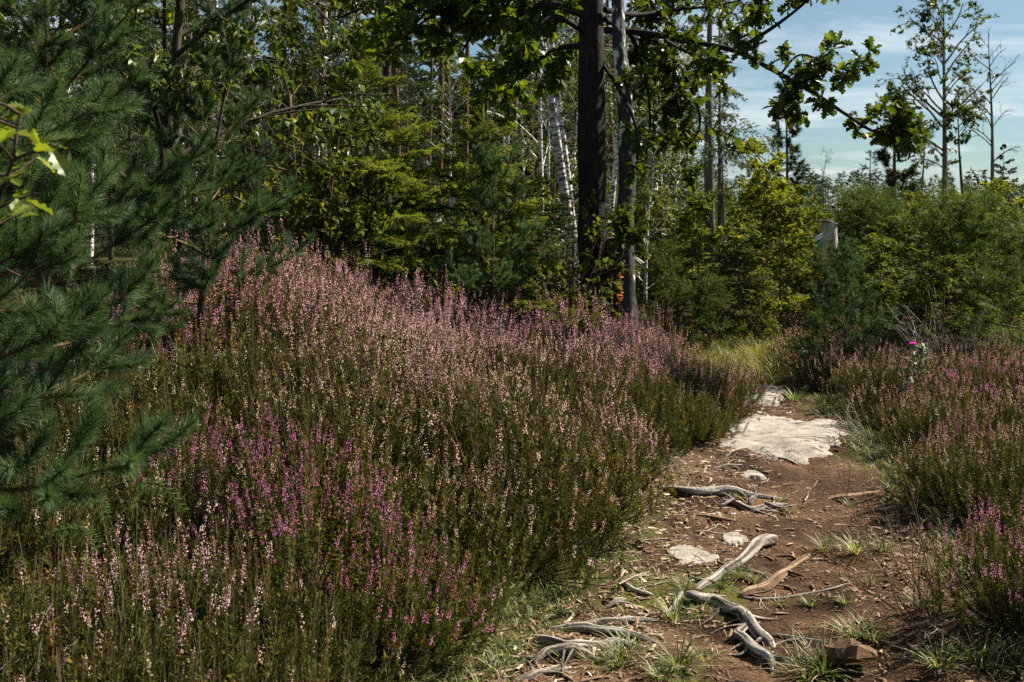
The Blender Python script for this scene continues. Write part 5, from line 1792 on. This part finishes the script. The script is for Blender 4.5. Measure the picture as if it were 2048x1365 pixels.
while k < 165:
    D = R.uniform(13.5, 36)
    px = R.uniform(1270, 2150)
    x = gx(px, D)
    if px < 1480 and D < 16:
        continue
    if 1560 < px < 1650 and D < 17.5:
        continue
    if 1600 < px < 1720 and D < 14.8:
        continue
    top = R.uniform(395, 470) - (18 if px < 1600 else 0)
    H = (EYE - (top - 430) / F * D) - gz(x, D)
    q = R.choice(4, p=[.44, .2, .16, .2])
    if q == 0:
        w_ = R.uniform(.8, 1.15)
        tree('birch_sapling', 'young birch in the dense green thicket right of the path', B_SAP[k % 4], x, D, H, 2.2, 'birch sapling', 'young birches of the thicket', None, R.uniform(1.2, 1.7), color=(w_, w_ * .98, w_ * .9, 1))
    elif q == 1:
        tree('pine_sapling', 'young pine in the dense green thicket right of the path', P_SAP[k % 3], x, D, H, 2.0, 'pine sapling', 'young pines of the thicket', None, R.uniform(1.1, 1.4))
    elif q == 2:
        tree('spruce_sapling', 'light young spruce in the thicket right of the path', S_SAP[k % 3], x, D, H, 2.0, 'spruce sapling', 'light young spruces of the thicket', None, R.uniform(1.2, 1.5))
    else:
        tree('spruce_sapling', 'dark young spruce in the thicket right of the path', S_SAPD[k % 2], x, D, H, 2.0, 'spruce sapling', 'dark young spruces of the thicket', None, R.uniform(1.2, 1.6))
    k += 1

# ---- far wood that reads as one mass
fm = MB()
n_t = 0
for k in range(520):
    az = R.uniform(-.75, .75)
    left = az < .16
    D = R.uniform(62, 95) if left else R.uniform(70, 170)
    x, y = math.tan(az) * D, D
    H = R.uniform(9, 16) if left else R.uniform(3.0, 5.2) * (D / 90)
    if az > .5:
        H *= 1.25
    rad = H * R.uniform(.16, .28)
    n = 150
    f = R.random(n) ** .8
    a = R.random(n) * TAU
    rr = rad * (1 - f) ** .7 * np.sqrt(R.random(n))
    P = np.stack([x + rr * np.cos(a), y + rr * np.sin(a), gz(x, y) + .2 + H * f], -1)
    d = np.stack([np.cos(a), np.sin(a), R.normal(size=n) * .4 - .1], -1)
    L = H * R.uniform(.05, .12, n)
    fm.scatter(T_DIAM[0], T_DIAM[1], P, frames(d), np.stack([L, L * .5, L], -1), 0, np.clip(R.normal(.5, .25) + R.normal(size=n) * .15, 0, 1))
    st_ = np.array([[x, y, gz(x, y) - .1], [x, y, gz(x, y) + H * .95]])
    fm.tube(st_, [.02 * H, .004 * H], 4, 1, .5, cap=False)
tag(link('far_forest', fm.mesh('far_forest', [M['pine_far'], M['dark_bark']])), 'dark distant forest closing the horizon', 'forest', kind='stuff')

# ------------------------------------------------------------------ stump, trail marker, thistle, fern, dead twigs
def stump():
    D = 14.2
    x = gx(1660, D)
    z = gz(x, D)
    H = EYE - (447 - 430) / F * D - z
    root = link('tall_stump', None, loc=(x, D, z))
    tag(root, 'tall barkless grey stump standing in the thicket', 'stump')
    w = MB()
    k = np.linspace(0, 1, 16)
    P = np.stack([.02 * np.sin(k * 5) + .02 * (1 - k), 0 * k, -.1 + (H + .1) * k], -1)
    w.tube(P, np.interp(k, [0, .2, .6, 1], [.155, .128, .122, .112]), 18, 0, .5, .12, True)
    link('trunk', w.mesh('trunk', [M['stump_wood']], True), root)
    c = MB()
    c.tube(np.array([[.0, 0, H - .01], [.0, 0, H + .012], [.012, 0, H + .035]]), np.array([.118, .122, .075]), 18, 0, .5, .4)
    link('rotten_top', c.mesh('rotten_top', [M['dark_bark']], False), root)
    # marker stake with two small painted plates
    xm = gx(1637, 14.0)
    zm = gz(xm, 14.0)
    root = link('trail_marker', None, loc=(xm, 14.0, zm))
    tag(root, 'thin trail marker with white and green plates left of the stump', 'trail marker')
    s_ = MB()
    s_.tube(np.array([[0, 0, -.1], [.004, 0, .6], [0, 0, 1.26]]), np.array([.016, .015, .013]), 8, 0)
    link('stake', s_.mesh('stake', [M['dark_bark']], True), root)
    for zz_, mt in ((1.17, 'white_paint'), (1.06, 'green_paint')):
        b = MB()
        hw, hh, th = .055, .034, .006
        V = np.array([[sx * hw, sy * th, sz * hh + sx * .03] for sx in (-1, 1) for sy in (-1, 1) for sz in (-1, 1)])
        Qd = np.array([[0, 1, 3, 2], [4, 6, 7, 5], [0, 4, 5, 1], [2, 3, 7, 6], [0, 2, 6, 4], [1, 5, 7, 3]])
        b.add(V, Qd)
        link('marker_plate', b.mesh('marker_plate', [M[mt]]), root, loc=(0, -.024, zz_))


stump()


def thistle():
    D = 7.6
    x = gx(1826, D)
    z = gz(x, D)
    H = EYE - (690 - 430) / F * D - z
    root = link('thistle', None, loc=(x, D, z))
    tag(root, 'grey-green thistle with one vivid magenta flower above the right heather', 'thistle')
    s_ = MB()
    st = spline([(0, 0, -.03), (.01, 0, H * .5), (0, 0, H - .03)], 6)
    s_.tube(st, np.linspace(.006, .004, len(st)), 6, 0)
    br = spline([(.005, 0, H * .55), (.05, 0, H * .75), (.10, 0, H * .97)], 5)
    s_.tube(br, np.linspace(.005, .003, len(br)), 6, 0)
    link('stem', s_.mesh('stem', [M['thistle_green']], True), root)
    l = MB()
    for P in (st, br):
        n = 22
        t = R.uniform(.2, .97, n)
        p, T = along(P, t)
        a = R.random(n) * TAU
        d = np.stack([np.cos(a), np.sin(a), R.uniform(.1, .8, n)], -1)
        l.scatter(T_OAK[0], T_OAK[1], p, frames(d, (0, 0, 1), .3), R.uniform(.05, .10, n), 0)
    link('leaves', l.mesh('leaves', [M['thistle_green']]), root)
    f = MB()
    f.tube(np.array([[0, 0, H - .035], [0, 0, H - .025], [0, 0, H - .01], [0, 0, H]]), np.array([.004, .016, .019, .013]), 10, 0)
    f.tube(br[-1] + np.array([[0, 0, 0], [0, 0, .012], [0, 0, .026]]), np.array([.004, .014, .006]), 8, 0)
    link('flower_base', f.mesh('flower_base', [M['thistle_green']], True), root)
    p = MB()
    n = 150
    a = R.random(n) * TAU
    r = np.sqrt(R.random(n))
    d = np.stack([np.cos(a) * r * .85, np.sin(a) * r * .85, np.full(n, 1.0)], -1)
    o = np.stack([np.cos(a) * r * .011, np.sin(a) * r * .011, np.full(n, H - .006)], -1)
    p.scatter(T_NEEDLE4[0], T_NEEDLE4[1], o, frames(d), np.stack([np.full(n, .03), np.full(n, .005), np.full(n, .03)], -1), 0)
    link('flower', p.mesh('flower', [M['thistle_pink']]), root)


thistle()


def fern():
    D = 2.75
    x, y = gx(250, D), D
    z = gz(x, y)
    root = link('fern', None, loc=(x, y, z), sc=(.7, .7, .86))
    tag(root, 'green bracken fern fronds poking out of dark heather at left', 'fern')
    for (tx, tz, L, dx) in ((gx(130, D) - x, EYE - (1000 - 430) / F * D - z, .3, -1), (gx(170, D) - x, EYE - (930 - 430) / F * D - z, .3, -1), (gx(310, D) - x, EYE - (900 - 430) / F * D - z, .3, 1)):
        mb = MB()
        st = spline([(0, .08, 0), (tx * .25, .06, tz * .55), (tx * .45, .02, tz * .9)], 5)
        mb.tube(st, np.linspace(.004, .003, len(st)), 5, 0)
        P = spline([st[-1], (tx * .8, -.03, tz * 1.03), (tx * .8 + dx * .10, -.07, tz * 1.05), (tx * .8 + dx * .20, -.10, tz * .97)], 8)
        mb.tube(P, np.linspace(.003, .0012, len(P)), 5, 0)
        for t in np.linspace(.18, .99, 13):
            p, T = along(P, [t])
            sd = unit(np.cross(T[0], [0, -.4, 1]))
            for sg in (-1, 1):
                pl = .075 * (1.06 - t) ** .7 + .008
                q = wander(p[0], T[0] * .45 + sd * sg + [0, 0, -.1], pl, 4, .03, -.02)
                for u in np.linspace(.1, 1, 7):
                    pp, TT = along(q, [u])
                    dd = np.array([TT[0] * .4 + np.cross(TT[0], [0, 0, 1]) * s2 for s2 in (-1, 1)])
                    mb.scatter(T_DIAM[0], T_DIAM[1], np.repeat(pp, 2, 0), frames(dd, (0, 0, 1), .1), np.full(2, .015 * (1.1 - u * .75)), 0)
        link('frond', mb.mesh('frond', [M['fern']]), root)


fern()


def dead_twigs(name, label, x, y, n, L, el, az0, azs, mat='grey_twig', z0=None, r=.003, dx=0):
    mb = MB()
    for k in range(n):
        a = az0 + R.normal() * azs
        e = el + R.normal() * .25
        p = wander((R.normal() * .06 + dx, R.normal() * .05, 0), (math.cos(a) * math.cos(e), math.sin(a) * math.cos(e), math.sin(e)), L * R.uniform(.5, 1.15), 7, .10, .01)
        mb.tube(p, np.linspace(r, r * .35, 8), 4, 0, cap=False)
        for j in range(3):
            q, T = along(p, [R.uniform(.3, .9)])
            s_ = wander(q[0], T[0] + R.normal(size=3) * .55, L * .3, 4, .12, .02)
            mb.tube(s_, np.linspace(r * .6, r * .25, 5), 3, 0, cap=False)
    z = gz(x, y) if z0 is None else z0
    tag(link(name, mb.mesh(name, [M[mat]], True), loc=(x, y, z)), label, 'dead shrub', 'dead heather')


dead_twigs('dead_heather', 'bare dead heather stems in the hollow of the left bank', gx(900, 6.1), 6.1, 34, .42, .75, 2.4, .9)
dead_twigs('dead_heather', 'pale dry stems sticking out in the bottom left corner', gx(20, 2.7), 2.7, 26, .40, .85, .3, .7, r=.0028)
dead_twigs('dead_heather', 'bare dark twiggy stems leaning over path at bottom right', gx(1850, 3.9), 3.9, 14, .62, 1.15, 2.6, .8, 'twig')
dead_twigs('dead_heather', 'dry leaning stems along the right edge of largest slab', gx(1725, 7.0), 7.0, 14, .36, .5, 2.6, .5)
dead_twigs('dead_heather', 'bare grey thorny branches under the right-hand pine saplings', gx(1905, 8.9), 8.9, 22, .75, .8, 2.0, 1.2, r=.005)
dead_twigs('dead_heather', 'straggling dead stems at the heather foot by arched root', gx(1285, 6.2), 6.2, 10, .30, .35, -.4, .6)
dead_twigs('dead_heather', 'pale dead twigs in the shade of the small left pine', gx(360, 5.2), 5.2, 12, .55, .7, .5, .7, r=.004)
print('objects', len(bpy.data.objects), 'tris', sum(len(m.loops) - 2 * len(m.polygons) for m in bpy.data.meshes))
